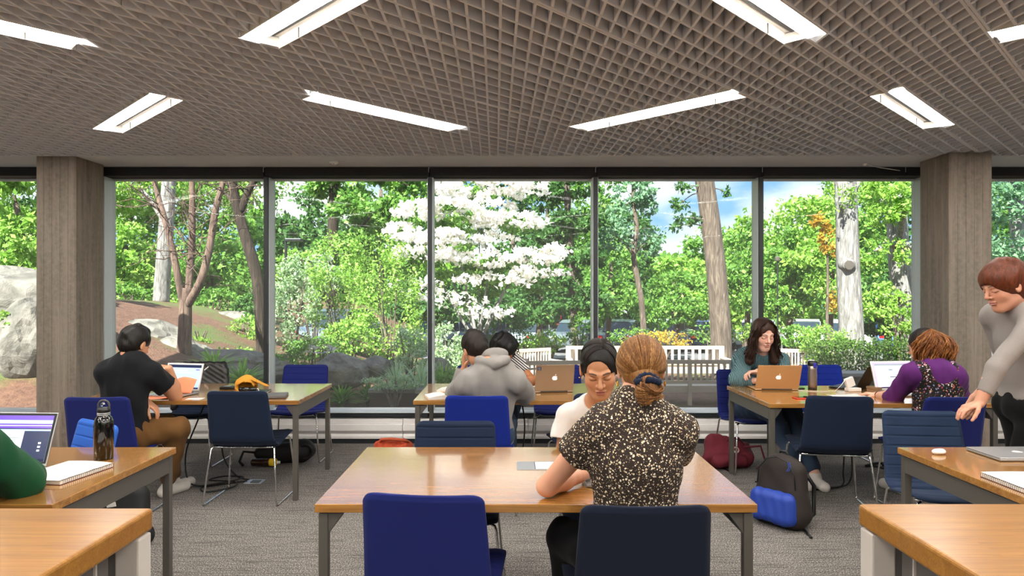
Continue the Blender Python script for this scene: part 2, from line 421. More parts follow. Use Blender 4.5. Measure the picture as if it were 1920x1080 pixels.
# ---- windows
zs, zt = .325, 2.72
edges = [-8.15]+MULL[:2]+[-4.104]+MULL[2:6]+[4.193]+MULL[6:]+[8.15]
for i in range(len(edges)-1):
    a, b = edges[i], edges[i+1]
    w = bpy.data.objects.new('window_%d' % (i+1), None); COL.objects.link(w); struct(w); w.location = ((a+b)/2, YG, 0)
    h2 = (b-a)/2
    MB().span((-h2+.004, -.003, zs-.02), (h2-.004, .003, zt)).build('pane', M['glass'], w)
    MB().span((-h2, -.02, zt-.03), (h2, .02, zt+.02)).build('head', M['alu'], w)
    MB().span((-h2, -.17, zs-.055), (h2, .03, zs-.012)).build('sill', M['aludark'], w)
    MB().span((-h2, -.175, zs-.012), (h2, .03, zs)).build('sill_edge', M['alu'], w)
n = 1
for x in MULL:
    m = bpy.data.objects.new('trim_%d' % (10+n), None); COL.objects.link(m); struct(m); m.location = (x, YF, 0); n += 1
    MB().span((-.020, 0, zs-.05), (.020, .035, 2.705)).build('mullion_face', M['aludark'], m)
    MB().span((-.030, .036, zs-.05), (.030, .20, 2.705)).build('mullion_fin', M['alu'], m)
for xa, xb in ((-4.18, -4.104), (4.193, 4.27)):
    struct(MB().span((xa, YF, zs-.05), (xb, YG+.03, 2.715)).build('trim_%d' % (10+n), M['alu'])); n += 1
    struct(MB().span((xa+(-.02 if xa < 0 else .076), YF-.02, zs-.05), (xa+(.02 if xa < 0 else .096), YF+.03, 2.715)).build('trim_%d' % (10+n), M['aludark'] if xa < 0 else M['silver'])); n += 1
# white skirting line at the window's right jamb
# ---- roller shade cassettes
ce = [-7.98, -4.42, -2.471, -.806, .876, 2.557, 4.0, 7.98]
wh = ['left of the left column', 'above the first full window from the left', 'above the second full window from the left', 'above the middle window', 'above the fourth full window from the left', 'above the window beside the right column', 'right of the right column']
for i in range(len(ce)-1):
    a, b = ce[i]+.006, ce[i+1]-.006; w = (b-a)/2
    t = thing('roller_shade', 'black roller shade cassette '+wh[i], 'window shade', ((a+b)/2, 6.90, 2.71), 0, 'roller shades over the windows')
    mb = MB(); mb.prism([(-.02, 0), (.17, 0), (.17, .088), (-.02, .088)], -w, w, Matrix(((0, 0, 1, 0), (1, 0, 0, 0), (0, 1, 0, 0), (0, 0, 0, 1))))
    mb.build('cassette', M['shadebox'], t, bevel=.004)
    MB().box((w-.001, -.022, .06), (.006, .006, .05)).build('end_bracket', M['silver'], t)
    MB().span((-w+.03, .158, -2.37), (w-.03, .1587, .02)).build('screen_cloth', M['screencloth'], t, label='fine see-through grey screen cloth, lowered')
    MB().span((-w+.03, .152, -2.385), (w-.03, .165, -2.365)).build('bottom_bar', M['alu'], t)
# ---- baseboard heater along the window
hx = [-8, -6.4, -5.0, -3.62, -2.35, -1.08, .19, 1.46, 2.73, 4.0, 5.3, 6.6, 8]
ht = thing('baseboard_heater', 'long white metal baseboard heater under the windows', 'heater', (0, 6.93, 0))
for i in range(len(hx)-1):
    a, b = hx[i]+.002, hx[i+1]-.002
    mb = MB(); prof = [(.05, .05), (-.01, .05), (-.012, .075), (.0, .10), (-.03, .135), (-.03, .195), (.0, .205), (.0, .245), (.05, .27)]
    mb.prism(prof, a, b, Matrix(((0, 0, 1, 0), (1, 0, 0, 0), (0, 1, 0, 0), (0, 0, 0, 1)))); mb.build('cover_panel', M['white'], ht, bevel=.002)
for i in range(len(hx)-1):
    MB().span((hx[i]+.002, -.008, .198), (hx[i+1]-.002, .02, .203)).build('grille_slot', M['steel'], ht)
struct(MB().span((-8, 6.935, 0), (8, 6.99, .05)).build('baseboard_front', M['aludark']))
# ---- soffit fittings
t = thing('smoke_detector', 'small round white smoke detector on the soffit over the second window', 'smoke detector', W(626, 299, 6.6))
t.location.z = H
MB().lathe([(.045, 0), (.045, -.014), (.036, -.026), (.02, -.032), (.004, -.034)], 20).build('housing', M['white'], t, smooth=True)
for a in range(6): MB().box((.03*math.cos(a), .03*math.sin(a), -.026), (.012, .004, .008), rz=a).build('vent_slot', M['black'], t)
t = thing('motion_sensor', 'small grey ceiling sensor with thin white cable by the right column', 'sensor', (3.92-.42, 6.72, H))
MB().lathe([(.022, 0), (.022, -.012), (.012, -.022), (.003, -.024)], 14).build('housing', M['white'], t, smooth=True)
MB().tube([(.02, 0, -.008), (.12, -.02, -.04), (.25, -.01, -.055), (.40, .1, -.05)], .003, 6).build('cable', M['white'], t, label='thin white cable')

# ================================================================ TABLES
TW, TD, TT = 1.65, .945, .032
def make_table(label, loc):
    t = thing('library_table', label, 'table', loc, 0, 'oak topped library tables')
    MB().span((0, 0, .74-TT), (TW, TD, .74)).build('tabletop', M['oak'], t, bevel=.003)
    for x, y in ((.012, .012), (TW-.047, .012), (.012, TD-.047), (TW-.047, TD-.047)):
        MB().span((x, y, 0), (x+.035, y+.035, .702)).build('leg', M['steel'], t, bevel=.002)
        MB().span((x+.003, y+.003, .7), (x+.032, y+.032, .708)).build('spacer', M['aludark'], t)
    for x in (.012, TW-.047):
        MB().span((x, .047, .62), (x+.035, TD-.047, .702)).build('side_rail', M['steel'], t, bevel=.002)
    MB().span((.047, TD/2-.02, .66), (TW-.047, TD/2+.02, .705)).build('long_rail', M['black'], t)
    for x, s_ in ((.047, 1), (TW-.047, -1)):   # corner gussets
        for y in (.02, TD-.03):
            mb = MB(); mb.prism([(0, 0), (s_*.055, 0), (0, -.075)] if s_ > 0 else [(0, 0), (0, -.075), (-.055, 0)], 0, .008, Matrix(((1, 0, 0, x), (0, 0, 1, y), (0, 1, 0, .70), (0, 0, 0, 1)))); mb.build('gusset', M['steel'], t)
    return t
T0 = make_table('oak table in front centre with a flat power outlet box in its top', (-.726, 2.54, 0))
# power box in the centre table
pb = [c for c in T0.children][0]
box = MB(); box.span((.76, .49, .7395), (1.02, .64, .7415)); bo = box.build('outlet_plate', M['silver'], T0, label='satin metal outlet plate')
for q in range(2): MB().span((.845+.0*q, .505, .7415), (.975, .625, .7425)).build('outlet_lid', M['whiteplastic'], T0) if q == 0 else None
for xx in (.842, .978): MB().span((xx-.001, .505, .7415), (xx+.001, .625, .7428)).build('outlet_seam', M['black'], T0)
T_LN = make_table('oak table at left front with black metal bottle and spiral notebook', (-1.70-TW, 2.54, 0))
T_RN = make_table('oak table at right front with closed silver laptop and open notebook', (1.98, 2.54, 0))
T_LF = make_table('oak table by the left window with yellow cap and orange papers', (-1.545-TW, 5.0, 0))
T_MF = make_table('oak table by the middle windows with open books, used by the hooded student', (-.705, 5.0, 0))
T_RF = make_table('oak table by the right window with steel tumbler and gold laptop', (1.85, 4.86, 0))

# ---- standing height counters at the front corners
def counter(label, x0, side, yb):
    t = thing('standing_counter', label, 'counter', (x0, yb, 0), 0, 'standing height oak counters')
    w = 1.5*side
    sp = lambda mb, a, b: mb.span((min(a[0], b[0]), a[1], a[2]), (max(a[0], b[0]), b[1], b[2]))
    sp(MB(), (0, -1.3, 1.07-.046), (w, 0, 1.07)).build('counter_top', M['oakcounter'], t, bevel=.007, seg=3)
    e = .003*side
    for yy in (-.052, -1.29):
        sp(MB(), (e, yy, 0), (e+.05*side, yy+.05, 1.02)).build('leg', M['postwhite'], t, bevel=.004)
    sp(MB(), (e+.004*side, -1.24, .95), (e+.05*side, -.054, 1.02)).build('side_rail', M['panelgrey'], t)
    sp(MB(), (e+.052*side, -1.24, .12), (e+.07*side, -.07, 1.0)).build('side_panel', M['panelgrey'], t)
    sp(MB(), (e+.05*side, -.047, .10), (e+1.45*side, -.03, 1.02)).build('back_panel', M['panelgrey'], t)
    sp(MB(), (e+.047*side, -.12, .12), (e+.0525*side, -.115, 1.0)).build('edge_strip', M['postwhite'], t)
    MB().lathe([(.012, 0), (.012, .004), (.008, .006)], 14).build('grommet', M['black'], t, loc=(e+.049*side, -.30, .86))
    t.children[-1].rotation_euler = (0, -PI/2*side, 0)
    return t
counter('oak topped standing height counter in the bottom left corner', -.756, -1, 1.45)
counter('oak topped standing height counter in the bottom right corner', .756, 1, 1.48)

# ================================================================ CHAIRS
def superhalf(u, w, cr):   # half width near a rounded end; u distance from end
    if u >= cr: return w
    return w-cr+math.sqrt(max(0, cr*cr-(cr-u)**2))
def shell(profile, wfun, length_ends, ribs, thick=.016, nv=14, concave=.012):
    """profile: list of (y,z,s) ; closed padded sheet"""
    mb = MB(); n = len(profile)
    P2 = [Vector((0, p[0], p[1])) for p in profile]; Tn = []
    for i in range(n):
        d = (P2[min(i+1, n-1)]-P2[max(i-1, 0)]).normalized(); Tn.append(Vector((0, -d.z, d.y)) if False else d.cross(Vector((1, 0, 0))))
    top, bot = [], []
    L = [0]
    for i in range(1, n): L.append(L[-1]+(P2[i]-P2[i-1]).length)
    for i in range(n):
        w = wfun(L[i], L[-1]); r = ribs(L[i], L[-1])
        for j in range(nv+1):
            v = -1+2*j/nv; x = w*v; edge = max(0, (abs(v)-.9)/.1)
            bulge = (thick+r*(1-abs(v)**8))*(1-.55*edge*edge)
            base = P2[i]+Vector((x, 0, 0))+Tn[i]*(-concave*(1-v*v))
            end = min(L[i], L[-1]-L[i]); endf = min(1, .35+end/.03)
            top.append(base-Tn[i]*bulge*endf*-1); bot.append(base-Tn[i]*thick*.6*endf*(1-.55*edge*edge))
    k = nv+1; vs = top+bot; m = n*k
    fs = [(i*k+j, (i+1)*k+j, (i+1)*k+j+1, i*k+j+1) for i in range(n-1) for j in range(nv)]
    fs += [(m+i*k+j, m+i*k+j+1, m+(i+1)*k+j+1, m+(i+1)*k+j) for i in range(n-1) for j in range(nv)]
    for i in range(n-1):
        fs += [(i*k, m+i*k, m+(i+1)*k, (i+1)*k), (i*k+nv, (i+1)*k+nv, m+(i+1)*k+nv, m+i*k+nv)]
    for j in range(nv):
        fs += [(j, j+1, m+j+1, m+j), ((n-1)*k+j, m+(n-1)*k+j, m+(n-1)*k+j+1, (n-1)*k+j+1)]
    mb.add(vs, fs); return mb
def chair_profile():
    P = []
    for i in range(16): a = i/15; P.append((.255-.36*a, .452+.012*math.cos(a*2.2)-.03*a-.012*max(0, .2-a)*5*.8, 0))
    c = (-.105, .432+.095)
    for i in range(1, 13): a = PI/2+ (PI/2-.12)*i/12; P.append((c[0]+.098*math.cos(a), c[1]-.098*math.sin(a)+0*a, 0))
    y, z = P[-1][0], P[-1][1]
    for i in range(1, 30): a = i/29; P.append((y-.062*a-.012*a*a, z+(.835-z)*a, 0))
    return P
CP = chair_profile()
SPLIT = 22
def ribfun(step, depth):
    return lambda l, L_: -depth*max(0, 1-abs(((l/step) % 1)-.5)*2*6) if step else 0
def make_chair(label, cat='chair'):
    t = thing('sled_chair', label, cat, (0, 0, 0), 0, 'upholstered sled base chairs')
    def dense(P, s):
        out = []
        for i in range(len(P)-1):
            for q in range(s): a = q/s; out.append((P[i][0]*(1-a)+P[i+1][0]*a, P[i][1]*(1-a)+P[i+1][1]*a, 0))
        return out+[P[-1]]
    seatP, backP = dense(CP[:SPLIT+1], 2), dense(CP[SPLIT-1:], 3)
    ws = lambda l, L_: superhalf(l, .238, .05)
    wb = lambda l, L_: superhalf(L_-l, .232-.020*(l/L_), .035)
    shell(seatP, ws, 0, ribfun(.056, .007)).build('seat', FAB['navy'], t, smooth=True)
    shell(backP, wb, 0, ribfun(.056, .008), nv=20).build('backrest', FAB['navy'], t, smooth=True)
    for s_ in (-1, 1):
        pts = [(s_*.20, -.13, .412), (s_*.222, -.16, .412), (s_*.228, -.172, .395), (s_*.262, -.228, .03), (s_*.265, -.222, .012), (s_*.265, -.20, .008), (s_*.265, .20, .008), (s_*.265, .222, .012), (s_*.262, .228, .03), (s_*.228, .185, .40), (s_*.222, .175, .418), (s_*.20, .16, .425)]
        MB().tube(pts, .0072, 8).build('leg', M['chrome'], t, smooth=True)
    for y, z in ((-.13, .408), (.15, .422)):
        MB().tube([(-.215, y-.03, z+.004), (-.15, y, z-.004), (0, y+.01, z-.006), (.15, y, z-.004), (.215, y-.03, z+.004)], .0065, 8).build('crossbar', M['chrome'], t, smooth=True)
    return t
FAB = {'navy': fabric('navy_fabric', '#16233a'), 'royal': fabric('royal_blue_fabric', '#0f2684'), 'deep': fabric('deep_blue_fabric', '#151f60'),
       'ink': fabric('ink_fabric', '#10182a'), 'slate': fabric('slate_blue_fabric', '#22324c'), 'bright': fabric('bright_blue_fabric', '#2c62c0')}
chair0 = make_chair('deep blue sled chair with plain back, empty, at the front of the centre table')
def place(X, Y, rz, fab, label, first=False, f2=None):
    if first:
        c = chair0; c.location = (X, Y, 0); c.rotation_euler = (0, 0, rz)
        for ch in c.children:
            if ch.name.split('.')[0] in ('seat', 'backrest'): ch.material_slots[0].link = 'OBJECT'; ch.material_slots[0].material = FAB[fab]
    else: c = dupthing(chair0, (X, Y, 0), rz, label, None, {'seat': FAB[fab], 'backrest': FAB[fab]})
    return c
# the back's plane sits about .24 behind the chair's middle: X,Y below are of the chair's middle
place(-.27, 2.62, -.10, 'deep', '', True)
place(.445, 2.50, 0, 'ink', 'near black sled chair in front, under the woman in the floral blouse')
place(-.29, 3.42, PI, 'navy', 'dark navy ribbed sled chair facing us across the centre table, empty')
place(.50, 3.42, PI, 'navy', 'dark sled chair under the student in the white T-shirt')
place(-2.36, 3.44, PI-.6, 'bright', 'bright blue ribbed sled chair behind the black metal bottle')
place(-2.10, 2.30, .05, 'navy', 'dark navy sled chair under the person in the green sweater')
place(-2.76, 4.82, .04, 'deep', 'deep blue sled chair under the man in the black T-shirt')
place(-1.925, 5.10, 0, 'navy', 'dark navy sled chair with plain back and cables beneath, at the left window table')
place(-2.87, 6.18, PI, 'navy', 'dark sled chair with a black quilted jacket over its back')
place(-1.965, 6.33, PI, 'deep', 'blue ribbed sled chair against the window beside the left table, empty')
place(-.21, 4.88, -.04, 'royal', 'royal blue sled chair under the student in the grey hoodie')
place(.57, 5.02, .3, 'navy', 'dark sled chair hidden behind the white T-shirt student')
place(-.29, 6.28, PI, 'deep', 'navy sled chair under the curly haired student with striped sleeve')
place(.47, 6.33, PI, 'deep', 'navy ribbed sled chair seen behind the laptop at the middle window table')
place(2.12, 5.95, PI+.12, 'deep', 'navy ribbed sled chair under the woman in the teal sweater')
place(2.99, 6.33, PI, 'royal', 'royal blue ribbed sled chair behind the steel tumbler, empty')
place(2.265, 4.86, -.16, 'navy', 'dark slate sled chair with plain back beside the black and blue backpack')
place(2.97, 4.83, .05, 'deep', 'deep blue sled chair under the woman in the floral dress')
place(2.385, 3.74, PI-.10, 'slate', 'slate blue ribbed sled chair facing us behind the right front table')
# ================================================================ THE GARDEN OUTSIDE
def sm(x): x = np.clip(x, 0, 1); return x*x*(3-2*x)
def gz(x, y):
    x = np.asarray(x, float); y = np.asarray(y, float)
    z = -.55+1.9*sm((-x-2.8)/7.5)*sm((y-8.5)/5)
    z = z-.75*sm((y-19)/7)*(1-.6*sm((-x-6)/8))
    return z+.05*np.sin(x*.9+1)*np.sin(y*.7)
# materials
t = NT('garden_ground'); t.set(Roughness=.95); v = t.coord()
vor = t.node('TexVoronoi'); vor.inputs['Scale'].default_value = 9; t.link(v, vor.inputs['Vector'])
c = t.mix(t.noise(v, 14, 5, .8), lin('#2c1b13'), lin('#6b4a3a')); c = t.mix(t.math('MULTIPLY', vor.outputs['Distance'], .8), c, lin('#7c5a48'))
c = t.mix(t.ramp(t.noise(v, .45, 4, .6), [(.5, (0,)*3), (.62, (.75,)*3)]), c, lin('#4c6a2c'))
t.color(c); t.bump(t.noise(v, 30, 4), .8, .03); M['mulch'] = t.m
M['asphalt'] = plain('asphalt', '#6d6e70', .9, var=.1)
t = NT('rock'); t.set(Roughness=.9); v = t.coord('Object'); n = t.noise(v, 2.2, 7, .65, .6)
t.color(t.ramp(n, [(.3, lin('#4a4944')), (.48, lin('#716d66')), (.7, lin('#98938a'))])); t.bump(n, .8, .1); M['rock'] = t.m
t = NT('granite'); t.set(Roughness=.8); v = t.coord('Object'); t.color(t.mix(t.noise(v, 60, 3, .8), lin('#77736e'), lin('#a6a39c'))); M['granite'] = t.m
def bark(name, a, b, c_, sc=1):
    t = NT(name); t.set(Roughness=.95); v = t.coord('Object', (9*sc, 9*sc, 1.3*sc)); n = t.noise(v, 1.6, 6, .7, .8)
    t.color(t.ramp(n, [(.3, lin(a)), (.5, lin(b)), (.72, lin(c_))])); t.bump(n, .9, .05); return t.m
M['barkgrey'] = bark('grey_bark', '#4d4a47', '#8e8b88', '#c4c1bf'); M['barkbrown'] = bark('brown_bark', '#39302a', '#695c52', '#968878')
M['barkpink'] = bark('smooth_tan_bark', '#40322c', '#745e54', '#98826f'); M['barkdark'] = bark('dark_bark', '#1e1814', '#3a2f27', '#5c5046')
def leafmat(name, cols, trans=.45, rough=.55):
    t = NT(name); g = t.node('NewGeometry'); r = g.outputs['Random Per Island']
    st = [(i/(len(cols)-1), lin(c)) for i, c in enumerate(cols)]
    c = t.ramp(r, st); t.color(c); t.set(Roughness=rough); t.b.inputs['Specular IOR Level'].default_value = .3
    tl = t.node('BsdfTranslucent'); t.link(c, tl.inputs[0]); ms = t.node('MixShader'); ms.inputs[0].default_value = trans
    t.link(t.b.outputs[0], ms.inputs[1]); t.link(tl.outputs[0], ms.inputs[2]); t.link(ms.outputs[0], t.out.inputs[0]); return t.m
LM = {'mid': leafmat('leaf_mid_green', ['#4a7a30', '#7ba948', '#5f9238', '#aacf72']), 'lime': leafmat('leaf_lime', ['#6a9a36', '#9cc654', '#80b044', '#c6e088']),
      'dark': leafmat('leaf_dark', ['#33592a', '#52803e', '#406c34', '#7aa45e']), 'blue': leafmat('leaf_blue_green', ['#5c8a6e', '#7eaa80', '#a0c89a', '#4e785a']),
      'gold': leafmat('leaf_gold', ['#b08a30', '#d8b64a', '#c59a3c', '#9fae42']), 'silver': leafmat('leaf_silver', ['#8fb07c', '#b4d0a0', '#d5e6c6', '#7ea262']),
      'white': leafmat('blossom_white', ['#f6f1ec', '#ffffff', '#fbf3ee', '#e9ead8'], .35), 'pink': leafmat('blossom_lilac', ['#d8c2dc', '#efe2ee', '#c8a8cc', '#ffffff'], .35),
      'deep': leafmat('leaf_hedge', ['#3a5a22', '#567a30', '#476a2a', '#7d9c48'])}
def leaves_at(P, size, rng, asp=.55, up=.35, face=None):
    """P (n,3) -> folded rhombus leaves"""
    n = len(P); d = rng.normal(size=(n, 3)); d[:, 2] -= .15; d /= np.linalg.norm(d, axis=1)[:, None]
    nr = rng.normal(size=(n, 3)); nr[:, 2] += up*2; nr[:, 1] -= .5
    nr /= np.linalg.norm(nr, axis=1)[:, None]
    s = np.cross(d, nr); s /= (np.linalg.norm(s, axis=1)[:, None]+1e-6); u = np.cross(s, d)
    L_ = size*(.6+.8*rng.random(n))[:, None]
    a = P; b = P+d*L_*.5+s*L_*asp*.5+u*L_*.10; c = P+d*L_; e = P+d*L_*.5-s*L_*asp*.5+u*L_*.10
    V = np.stack([a, b, c, e], 1).reshape(-1, 3); F = np.arange(4*n).reshape(-1, 4)
    return V, F
def cloud(c, r, n, rng, ncl=26, tight=.26, flat=.7, hollow=.55):
    c = np.array(c, float); r = np.array(r, float)
    q = rng.normal(size=(ncl, 3)); q /= np.linalg.norm(q, axis=1)[:, None]; q *= (hollow+(1-hollow)*rng.random(ncl)**.6)[:, None]
    idx = rng.integers(0, ncl, n); sc = tight*(.6+.8*rng.random(ncl))
    p = rng.normal(size=(n, 3)); p /= (np.linalg.norm(p, axis=1)[:, None]+1e-6); p *= (rng.random(n)**.45)[:, None]; p[:, 2] *= flat
    p *= sc[idx][:, None]
    return c+(q[idx]+p)*r
def foliage(parent, blobs, mat, size, name='foliage', asp=.55, ncl=26, tight=.27, flat=.7, up=.35):
    rng = np.random.default_rng(abs(hash(str([tuple(round(float(x), 3) for x in b[0]) for b in blobs]))) % 2**31 if False else int(abs(sum(float(b[0][0])*131+float(b[0][2])*71 for b in blobs))*100) % 2**31)
    o0 = parent.location
    Vs, Fs, k = [], [], 0
    for c, r, n in blobs:
        P = cloud(c, r, n, rng, ncl, tight, flat); P = P-np.array(o0)
        V, F = leaves_at(P, size, rng, asp, up); Vs.append(V); Fs.append(F+k); k += len(V)
    me = npmesh(name, np.concatenate(Vs), np.concatenate(Fs), [mat]); o = put(name, me, parent); o['kind'] = 'stuff'; return o
def pb(px, py, Y, rx, ry, n, rd=None):
    """blob from its place, half sizes in metres via distance"""
    return (W(px, py, Y), (rx*Y/FPX, (rd if rd else .7*rx*Y/FPX), ry*Y/FPX), n)
def limb(mb, pts, r0, r1, n=9, wob=.0):
    P = [Vector(p) for p in pts]; out = []; m = 4
    for i in range(len(P)-1):
        for q in range(m):
            a = q/m; p0 = P[max(i-1, 0)]; p1 = P[i]; p2 = P[i+1]; p3 = P[min(i+2, len(P)-1)]
            out.append(.5*((2*p1)+(p2-p0)*a+(2*p0-5*p1+4*p2-p3)*a*a+(3*p1-p0-3*p2+p3)*a**3))
    out.append(P[-1]); k = len(out)
    mb.tube(out, [r0+(r1-r0)*i/(k-1)*(1+wob*math.sin(i*1.7)) for i in range(k)], n)
def twigs(mb, pts, n, ln, r, rnd, depth=1):
    for _ in range(n):
        i = rnd.randrange(len(pts)-1); a = rnd.random(); p = Vector(pts[i]).lerp(Vector(pts[i+1]), a)
        d = Vector((rnd.gauss(0, 1), rnd.gauss(0, .6), rnd.gauss(.4, .6))).normalized(); q = [p]
        for s_ in range(4): d = (d+Vector((rnd.gauss(0, .3), rnd.gauss(0, .3), rnd.gauss(.05, .3)))).normalized(); q.append(q[-1]+d*ln/4*(.7+.6*rnd.random()))
        mb.tube(q, [r*(1-.8*k/4) for k in range(5)], 4)
        if depth: twigs(mb, q, 2, ln*.5, r*.5, rnd, depth-1)
def tree(label, trunk, r0, r1, barkm, blobs, leaf, size, cat='tree', name='tree', group=None, extra=None, lk=.55, **kw):
    """trunk list of (px,py,Y)"""
    P = [W(*p) for p in trunk]; base = Vector((P[0].x, P[0].y, float(gz(P[0].x, P[0].y))-.05))
    P = [base]+[p for p in P if p.z > base.z+.15]
    t = thing(name, label, cat, base, 0, group)
    mb = MB(); limb(mb, [p-base for p in P], r0, r1, 12, .04); rnd = random.Random(int(P[0].x*100))
    if blobs:
        for b in blobs[:14]:
            top = min(P, key=lambda p: abs(p.z-(b[0].z-b[1][2]*.5)))
            limb(mb, [top-base, (top.lerp(b[0], .5))-base+Vector((0, 0, .1)), b[0]-base], r1*lk, r1*lk*.28, 6)
    if extra: extra(mb, base, rnd)
    mb.build('trunk', barkm, t, smooth=True)
    if blobs: foliage(t, blobs, LM[leaf], size, **kw)
    return t
# ---- ground
xs = np.concatenate([np.linspace(-60, -14, 12), np.linspace(-13, 13, 66), np.linspace(14, 60, 12)]); ys = np.concatenate([np.linspace(7.22, 26, 60), np.linspace(27, 90, 20)])
X, Y = np.meshgrid(xs, ys, indexing='ij'); Z = gz(X, Y)+RNG.normal(0, .012, X.shape)
V = np.stack([X, Y, Z], -1).reshape(-1, 3); a, b = len(xs), len(ys)
I = (np.arange(a-1)[:, None]*b+np.arange(b-1)[None]).reshape(-1); F = np.stack([I, I+b, I+b+1, I+1], 1)
g = put('ground', npmesh('ground', V, F, [M['mulch']], True)); struct(g)
g2 = MB(); g2.span((-60, 90, -1.6), (60, 91, 1)); 
pk = MB().span((-28, 29, -1.45), (32, 46, -1.22)).build('parking_lot', M['asphalt']); struct(pk)
# ---- distant wood
TOP = [(-400, 240), (480, 240), (530, 400), (590, 380), (640, 250), (1130, 260), (1200, 440), (1240, 485), (1290, 470), (1340, 400), (1420, 385), (1480, 395), (1530, 330), (1600, 290), (1900, 240), (2400, 240)]
def topy(px):
    for (a, b), (c, d) in zip(TOP, TOP[1:]):
        if a <= px <= c: return b+(d-b)*(px-a)/(c-a)
    return 260
rnd = random.Random(3)
for i in range(34):
    px = -330+i*80+rnd.uniform(-18, 18); Yd = 50+rnd.uniform(-4, 9); ty = topy(px)+rnd.uniform(0, 24)
    hy = (615-ty)/2; leaf = rnd.choice(['mid', 'mid', 'lime', 'dark'])
    tree('leafy forest tree in the wood far behind the parked cars', [(px, 620, Yd), (px+rnd.uniform(-10, 10), 520, Yd), (px, ty+hy*.5, Yd)], .3, .12, M['barkbrown'],
         [pb(px, ty+hy*.55, Yd, 62, hy*.55, 2100), pb(px+rnd.uniform(-15, 15), ty+hy*1.4, Yd-1, 70, hy*.62, 2100)], leaf, .40, group='trees of the distant wood', name='forest_tree', ncl=34, tight=.34)
u = thing('undergrowth', 'dense green undergrowth at the foot of the distant wood', 'undergrowth', (0, 64, -1.2)); u['kind'] = 'stuff'
rngu = np.random.default_rng(5); n = 15000
P = np.stack([rngu.uniform(-62, 62, n), rngu.uniform(-5, 2, n), rngu.uniform(-.2, 6.2, n)**1.0], 1)
V, F = leaves_at(P, .9, rngu, .7); put('foliage', npmesh('foliage', V, F, [LM['mid']]), u)['kind'] = 'stuff'

# ---- nearer trees
def sprays(lst):
    return [pb(*a) for a in lst]
tree('yellow-green leafy tree outside the leftmost window, left of the left column', [(20, 610, 15), (45, 500, 15), (30, 380, 15)], .13, .06, M['barkbrown'],
     sprays([(20, 370, 15, 85, 60, 2600), (50, 450, 14.5, 70, 45, 1600), (-60, 430, 15, 90, 90, 1600), (10, 520, 14.2, 45, 18, 500), (45, 575, 12.6, 34, 20, 260)]), 'lime', .13)
tree('tall pale grey tree trunk behind the multi-stemmed bare tree', [(302, 612, 20), (305, 520, 20), (312, 420, 20), (319, 300, 20)], .23, .19, M['barkgrey'],
     sprays([(250, 340, 20.5, 90, 60, 2600), (380, 330, 22, 110, 60, 2400)]), 'lime', .15)
def stems(mb, base, rnd):
    Y = 13.5
    for pts, r0, r1 in (([(346, 585, Y), (330, 500, Y-.1), (314, 430, Y), (297, 370, Y+.2), (282, 310, Y+.2)], .075, .045),
                        ([(350, 560, Y), (358, 490, Y+.1), (361, 420, Y), (359, 300, Y)], .085, .05),
                        ([(350, 575, Y), (375, 530, Y-.2), (392, 470, Y-.2), (403, 400, Y-.1), (416, 350, Y), (428, 300, Y)], .085, .05)):
        P = [W(*p)-base for p in pts]; limb(mb, P, r0, r1, 9); twigs(mb, P[1:], 16, 1.0, .014, rnd, 2)
tree('multi-stemmed bare tree with smooth tan bark, outside the first full window', [(344, 690, 13.5), (346, 640, 13.5), (348, 580, 13.5), (350, 540, 13.5)], .145, .105, M['barkpink'], [], 'lime', .1, extra=stems)
def brn(mb, base, rnd):
    Y = 16; P = [W(*p)-base for p in ((450, 400, Y), (470, 350, Y), (500, 310, Y))]; limb(mb, P, .1, .06, 8); twigs(mb, P, 14, 1.2, .015, rnd, 2)
tree('dark leaning tree trunk just left of the first mullion', [(492, 640, 16), (484, 530, 16), (462, 450, 16), (445, 390, 16), (425, 300, 16)], .16, .11, M['barkdark'],
     sprays([(400, 350, 17.5, 60, 40, 1000), (470, 470, 17, 40, 60, 1100)]), 'mid', .12, extra=brn)
tree('tall broad green tree behind the shrubs in the second full window', [(626, 620, 27), (622, 500, 27), (630, 300, 27)], .25, .2, M['barkdark'],
     sprays([(650, 340, 27, 70, 40, 3000), (700, 400, 26, 80, 50, 3600), (770, 350, 27, 60, 50, 2400), (660, 470, 26, 60, 40, 2000)]), 'mid', .20)
def dog(mb, base, rnd):
    Y = 17
    for pts in ([(896, 640), (885, 590), (870, 520), (850, 430)], [(897, 640), (905, 580), (915, 500), (900, 400)], [(899, 640), (925, 590), (960, 520), (1000, 470)], [(893, 640), (860, 590), (810, 500), (770, 450)]):
        limb(mb, [W(a, b, Y)-base for a, b in pts], .045, .015, 6)
dg = tree('white flowering dogwood tree in full blossom outside the middle window', [(896, 662, 17), (897, 640, 17)], .07, .05, M['barkgrey'],
     sprays([(900, 410, 17.6, 105, 55, 3200), (850, 500, 17.4, 110, 40, 2600), (960, 520, 17.4, 90, 40, 2000), (800, 430, 17.6, 50, 45, 900)]), 'mid', .11, extra=dog, flat=.4)
foliage(dg, sprays([(905, 350, 16.8, 98, 18, 1500), (870, 385, 16.7, 90, 15, 1000), (955, 412, 16.6, 85, 13, 700), (850, 445, 16.5, 105, 12, 900), (1000, 480, 16.5, 62, 13, 480), (790, 395, 16.7, 52, 15, 420),
                    (755, 430, 16.7, 32, 14, 220), (905, 485, 16.4, 80, 12, 360), (930, 525, 16.4, 80, 12, 260), (1010, 510, 16.5, 55, 10, 220), (800, 475, 16.4, 70, 12, 320), (905, 585, 16.2, 60, 10, 120), (790, 540, 16.2, 60, 18, 170), (1040, 470, 16.6, 24, 12, 90), (990, 350, 16.7, 45, 22, 300), (850, 560, 16.2, 70, 16, 120)]),
        LM['white'], .115, 'blossom', asp=.9, ncl=34, tight=.17, flat=.6, up=.6)['label'] = 'white blossom in level tiers'
